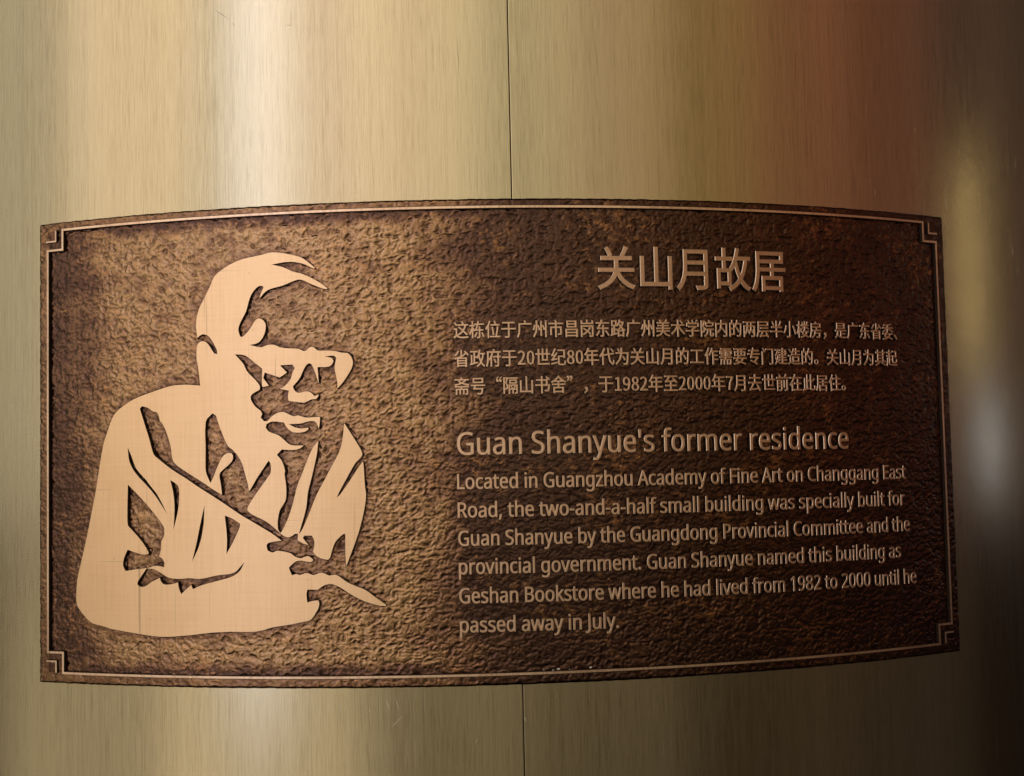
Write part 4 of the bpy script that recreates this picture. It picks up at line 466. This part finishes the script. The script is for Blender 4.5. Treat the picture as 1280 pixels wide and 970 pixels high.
的1000:552,423 638,302 705,189 769,229 699,338 610,456/240,842 223,761 199,679 87,679 87,-54 156,-54 156,25 435,25 435,679 268,679 321,828/156,612 366,612 366,401 156,401/156,93 156,335 366,335 366,93/598,844 534,643 443,479 506,436 555,517 600,613 856,613 834,181 796,24 778,10 753,7 604,13 621,-22 629,-59 778,-61 823,-50 859,-19 903,159 929,682 627,682 670,828
省1000:266,783 184,654 76,551 140,507 250,621 340,763/664,752 789,641 883,532 947,576 849,683 723,790/453,839 453,506 462,506 259,446 36,409 84,342 228,369 228,-78 301,-78 301,-32 752,-32 752,-75 828,-75 828,426 438,426 627,509 773,625 702,658 625,590 527,534 527,839/301,237 752,237 752,160 301,160/301,293 301,366 752,366 752,293/301,105 752,105 752,27 301,27
纪1000:41,53 54,-22 419,51 413,119/60,424 105,436 243,454 174,372 80,278 42,257 68,184 141,204 409,248 406,313 182,282 311,425 431,585 365,628 295,522 146,509 243,649 331,806 257,838 169,665 98,558 65,517 35,498/460,775 460,701 824,701 824,447 476,447 476,59 506,-36 616,-60 825,-60 929,-17 963,147 926,160 892,179 875,42 821,11 622,11 565,20 553,59 553,375 824,375 824,324 899,324 899,775
美1000:695,844 655,771 608,700 343,700 380,717 344,779 292,844 226,816 270,759 304,700 98,700 98,633 460,633 460,551 147,551 147,486 460,486 460,401 56,401 56,334 452,334 438,257 82,257 82,189 416,189 298,64 41,-10 63,-43 79,-77 366,19 496,182 658,10 913,-77 934,-41 960,-8 723,57 572,189 937,189 937,257 518,257 530,334 950,334 950,401 536,401 536,486 858,486 858,551 536,551 536,633 903,633 903,700 691,700 773,820
至1000:146,423 274,438 783,463 845,391 910,437 795,554 653,670 594,631 657,581 719,525 254,507 349,603 442,714 917,714 917,785 77,785 77,714 343,714 254,608 191,544 154,512 122,497/460,415 460,285 142,285 142,215 460,215 460,30 54,30 54,-41 948,-41 948,30 537,30 537,215 864,215 864,285 537,285 537,415
舍1000:503,847 294,666 38,529 65,500 87,470 174,513 261,562 261,521 460,521 460,422 99,422 99,354 460,354 460,247 186,247 186,-79 261,-79 261,-34 739,-34 739,-78 817,-78 817,247 538,247 538,354 904,354 904,422 538,422 538,521 742,521 742,563 827,519 917,478 939,513 967,544 740,646 546,791 565,813/300,587 405,663 500,745 598,659 702,587/261,34 261,180 739,180 739,34
要1000:672,232 613,154 532,93 310,141 378,232/119,645 119,386 386,386 336,298 54,298 54,232 291,232 238,162 186,101 433,49 266,9 59,-13 77,-44 90,-78 344,-43 541,22 717,-29 860,-80 924,-22 787,24 623,71 699,143 755,232 947,232 947,298 422,298 466,375 420,386 888,386 888,645 647,645 647,730 930,730 930,797 69,797 69,730 342,730 342,645/413,730 576,730 576,645 413,645/190,583 342,583 342,447 190,447/413,583 576,583 576,447 413,447/647,583 814,583 814,447 647,447
起1000:99,387 84,138 26,-53 90,-88 126,5 150,116 300,-20 555,-54 940,-54 953,-15 971,20 554,18 428,24 328,47 328,251 491,251 491,317 328,317 328,466 501,466 501,534 312,534 312,660 476,660 476,727 312,727 312,839 241,839 241,727 74,727 74,660 241,660 241,534 48,534 48,466 259,466 259,85 204,150 163,244 170,382/548,516 548,189 574,104 670,82 846,82 933,118 962,261 927,273 895,291 882,175 841,150 677,150 631,157 620,189 620,449 833,449 833,424 905,424 905,792 538,792 538,726 833,726 833,516
路1000:156,732 345,732 345,556 156,556/38,42 51,-31 438,64 431,131 299,100 299,279 405,279 441,229 501,258 501,-78 571,-78 571,-41 823,-41 823,-75 894,-75 894,256 926,241 948,275 973,304 847,368 743,452 829,575 891,720 844,741 830,738 636,738 668,823 597,841 521,669 414,532 414,798 89,798 89,490 231,490 231,84 153,66 153,396 89,396 89,52/571,25 571,218 823,218 823,25/797,672 752,584 695,504 639,579 596,655 605,672/546,283 624,337 697,402 766,339 845,283/650,454 542,364 424,298 424,346 299,346 299,490 414,490 414,522 467,477 514,530 558,592 600,523
这1000:61,757 141,677 203,598 265,642 201,719 119,796/251,463 49,463 49,393 179,393 179,102 109,63 36,1 89,-72 160,4 220,37 260,21 315,-13 433,-50 588,-60 939,-49 948,-6 962,35 781,21 590,16 443,23 330,57 251,103/326,512 449,424 576,328 449,228 290,155 335,89 499,173 633,283 755,181 850,92 908,148 807,237 680,338 759,464 818,613 945,613 945,684 620,684 670,702 639,772 595,846 523,823 563,752 592,684 295,684 295,613 739,613 689,488 622,382 378,557
造1000:70,760 155,678 221,598 280,643 212,721 126,800/456,310 796,310 796,155 456,155/385,374 385,92 871,92 871,374/594,840 594,714 470,714 507,811 437,827 382,692 304,580 367,544 404,592 438,649 594,649 594,520 305,520 305,456 949,456 949,520 668,520 668,649 905,649 905,714 668,714 668,840/251,456 47,456 47,386 179,386 179,87 114,49 47,-7 94,-73 167,1 227,32 264,16 314,-16 427,-52 579,-61 949,-51 957,-12 971,26 780,12 580,7 436,14 327,47 251,93
门1000:127,805 206,708 268,617 329,661 265,748 185,841/93,638 93,-80 168,-80 168,638/359,803 359,731 836,731 836,20 830,-1 809,-7 645,-6 661,-42 671,-78 791,-77 865,-66 901,-37 912,20 912,803
院1000:465,537 465,471 868,471 868,537/388,357 388,289 528,289 474,97 301,-19 326,-48 345,-79 538,61 600,289 706,289 706,26 723,-48 792,-68 882,-68 945,-35 967,96 933,108 903,125 896,20 874,-2 803,-2 782,3 777,27 777,289 955,289 955,357/586,826 616,771 640,716 384,716 384,539 455,539 455,650 877,650 877,539 949,539 949,716 700,716 719,723 691,784 654,848/79,799 79,-78 147,-78 147,731 279,731 242,620 199,505 272,394 290,301 285,258 268,231 237,222 179,223 192,190 198,157 265,159 294,165 317,177 348,223 357,294 339,396 267,513 367,773 318,802 307,799
隔1000:508,619 828,619 828,525 508,525/443,674 443,470 896,470 896,674/392,795 392,730 952,730 952,795/78,800 78,-77 144,-77 144,732 271,732 234,620 191,505 263,394 281,302 276,260 260,232 246,226 171,224 184,191 190,158 257,159 285,166 309,178 339,224 348,295 330,397 259,514 358,773 309,803 298,800/766,339 731,266 689,194 507,194 507,141 634,141 634,-58 698,-58 698,141 831,141 831,194 746,194 820,316/522,321 566,255 599,194 649,218 616,278 571,341/400,414 400,-80 465,-80 465,355 869,355 869,-4 866,-15 777,-17 796,-80 863,-78 907,-68 930,-45 936,-5 936,414
需1000:194,571 194,521 409,521 409,571/172,466 172,416 410,416 410,466/585,466 585,415 830,415 830,466/585,571 585,521 806,521 806,571/76,681 76,490 144,490 144,626 461,626 461,389 533,389 533,626 855,626 855,490 925,490 925,681 533,681 533,740 865,740 865,800 134,800 134,740 461,740 461,681/143,224 143,-78 214,-78 214,162 362,162 362,-72 431,-72 431,162 584,162 584,-72 653,-72 653,162 809,162 809,-4 807,-14 764,-18 710,-17 734,-80 803,-79 851,-68 876,-46 882,-5 882,224 504,224 531,295 938,295 938,356 65,356 65,295 453,295 432,224
，1000:157,-107 283,-20 330,120 308,204 245,235 192,217 169,163 191,110 244,92 261,94 225,6 135,-54"""
def parse(txt):
    D = {}
    for ln in txt.split('\n'):
        ch = ln[0]; a, _, r = ln[1:].partition(':')
        D[ch] = (int(a), [[tuple(int(q) for q in p.split(',')) for p in l.split()] for l in r.split('/')] if r else [])
    return D
LAT, CJK = parse(GLYPHS_LATIN), parse(GLYPHS_CJK)
cache = {}
def kind(ch):
    if ch.isdigit(): return 'numeral'
    if ord(ch) > 0x4e00 and ord(ch) < 0xa000: return 'chinese_character'
    if ch.isalpha(): return 'letter'
    return 'punctuation_mark'
def run(name, text, D, x0, x1, yl, yr, sy, bold, top=4.9, bev=0.28, pitch=None):
    """one line of raised lettering from x0 to x1 (mm), baseline yl at its start and yr at its end; sy: mm per font unit"""
    adv = []; q = 0
    for ch in text:
        adv.append(q); q += D[ch][0]
    last = D[text[-1]]; first = D[text[0]]
    lo = min(x for l in first[1] for x, y in l); hi = adv[-1] + max(x for l in last[1] for x, y in l)
    sx = pitch if pitch else (x1 - x0)/(hi - lo)
    line = empty(name, plaque); line.matrix_parent_inverse = Matrix.Translation((0, RAD, -ZC))
    for ch, a in zip(text, adv):
        if not D[ch][1]: continue
        key = (ch, round(sx, 4), round(sy, 4))
        if key not in cache:
            cxm = D[ch][0]/2
            loops = [[((x - cxm)*sx, y*sy) for x, y in l] for l in D[ch][1]]
            me = outline_mesh(kind(ch), loops, 0.5, top, bev, offset=bold, do_bend=False)
            while me.uv_layers: me.uv_layers.remove(me.uv_layers[0])
            nv = len(me.vertices); co = np.empty(nv*3, 'f'); me.vertices.foreach_get('co', co); co = co.reshape(-1, 3)*0.001
            vi = np.empty(len(me.loops), 'i'); me.loops.foreach_get('vertex_index', vi)
            me.uv_layers.new(name='sheet').data.foreach_set('uv', co[vi][:, :2].ravel())
            ph = co[:, 0]/RAD; r = RAD + co[:, 2]
            me.vertices.foreach_set('co', np.stack([r*np.sin(ph), -r*np.cos(ph), co[:, 1]], -1).astype('f').ravel()); me.update()
            for m_ in (HEAD if 'chinese_heading' == name else LETTER, LEDGE, PATINA): me.materials.append(m_)
            cache[key] = me
        o = bpy.data.objects.new(kind(ch), cache[key]); COL.objects.link(o); o.parent = line
        u = x0 + (a - lo + D[ch][0]/2)*sx
        yy = yl + (yr - yl)*(u - x0)/430.0
        o.location = (0, 0, ZC + yy*0.001); o.rotation_euler = (0, 0, u*0.001/RAD)
    return line
CS = 0.0155
run('chinese_heading', '关山月故居', CJK, 113.3, 282.4, 126.2, 126.2, 0.0393, 0.62, top=5.3, bev=0.45)
run('chinese_text_line', '这栋位于广州市昌岗东路广州美术学院内的两层半小楼房，是广东省委、', CJK, -7.6, 401, 84.6, 84.4, CS, 0.26)
run('chinese_text_line', '省政府于20世纪80年代为关山月的工作需要专门建造的。关山月为其起', CJK, -7.6, 399.8, 61.0, 60.8, CS, 0.26)
run('chinese_text_line', '斋号“隔山书舍”，于1982年至2000年7月去世前在此居住。', CJK, -7.9, 340.8, 38.2, 38.2, CS, 0.26)
ES = 12.2/700
run('english_heading', "Guan Shanyue's former residence", LAT, -6.4, 341.3, -12.3, -13.8, 18.4/700, 0.42, top=5.2, bev=0.45)
for s, x1, yl, yr in (('Located in Guangzhou Academy of Fine Art on Changgang East', 404.5, -40.2, -41.4),
                      ('Road, the two-and-a-half small building was specially built for', 402, -63.4, -64.9),
                      ('Guan Shanyue by the Guangdong Provincial Committee and the', 406.8, -86.4, -88.0),
                      ('provincial government. Guan Shanyue named this building as', 395.1, -109.4, -111.1),
                      ('Geshan Bookstore where he had lived from 1982 to 2000 until he', 412.2, -133.0, -134.6),
                      ('passed away in July.', 123.0, -156.4, -158.4)):
    run('english_text_line', s, LAT, -6.9, x1, yl, yr, ES, 0.32)

# a few white mineral specks lodged against the lower border line
for u, v, s in ((72.0, -188.2, 1.1), (67.5, -189.0, 0.6), (98.5, -188.0, 1.0), (60.0, -188.6, 0.45), (81.0, -188.8, 0.4)):
    bm = bmesh.new(); bmesh.ops.create_icosphere(bm, subdivisions=2, radius=s)
    for i, q in enumerate(bm.verts):
        q.co *= 0.8 + 0.4*((i*37) % 11)/11; q.co.x = q.co.x*1.3 + u; q.co.y = q.co.y*0.8 + v; q.co.z = q.co.z*0.7 + 4.9
    me = bpy.data.meshes.new('white_speck'); bm.to_mesh(me); bm.free(); bend(me)
    child('white_speck', me, (SPECK,))

# the few scuffs and scratches the brass shows above and below the plaque
for x1, y1, x2, y2, light in [(-210.5, 373.8, -194.6, 362.6, 0), (-193.1, 360.4, -190.3, 356.6, 0), (-145.5, 353.9, -139.2, 354.1, 0), (-0.2, 339.0, 1.1, 303.4, 0), (-83.6, 349.6, -85.0, 348.3, 0), (-107.4, -213.1, -106.2, -220.2, 1), (-102.1, -214.4, -100.2, -217.6, 1), (-83.0, -215.8, -81.8, -221.0, 1), (-68.4, -209.6, -66.0, -219.3, 1), (-61.2, -207.7, -58.1, -219.4, 1), (-64.9, -232.8, -55.6, -223.3, 1), (5.2, -241.9, 3.2, -247.0, 1), (43.4, -225.8, 45.2, -231.0, 1)]:
    d = Vector((x2 - x1, y2 - y1)); n = Vector((-d.y, d.x)).normalized()*(0.22 if light else 0.16)
    bm = bmesh.new(); m0 = Vector(((x1 + x2)/2, (y1 + y2)/2)) + n*0.4
    ring = [Vector((x1, y1)), m0 + n, Vector((x2, y2)), m0 - n]
    lo = [bm.verts.new((q.x, q.y, -0.2)) for q in ring]; hi = [bm.verts.new((q.x, q.y, 0.05)) for q in ring]
    bm.faces.new(hi)
    for i in range(4): bm.faces.new((lo[i], lo[(i + 1) % 4], hi[(i + 1) % 4], hi[i]))
    bmesh.ops.recalc_face_normals(bm, faces=bm.faces)
    me = bpy.data.meshes.new('scratch'); bm.to_mesh(me); bm.free(); bend(me)
    link('scratch', me, column, (SCUFF if light else DARK,))
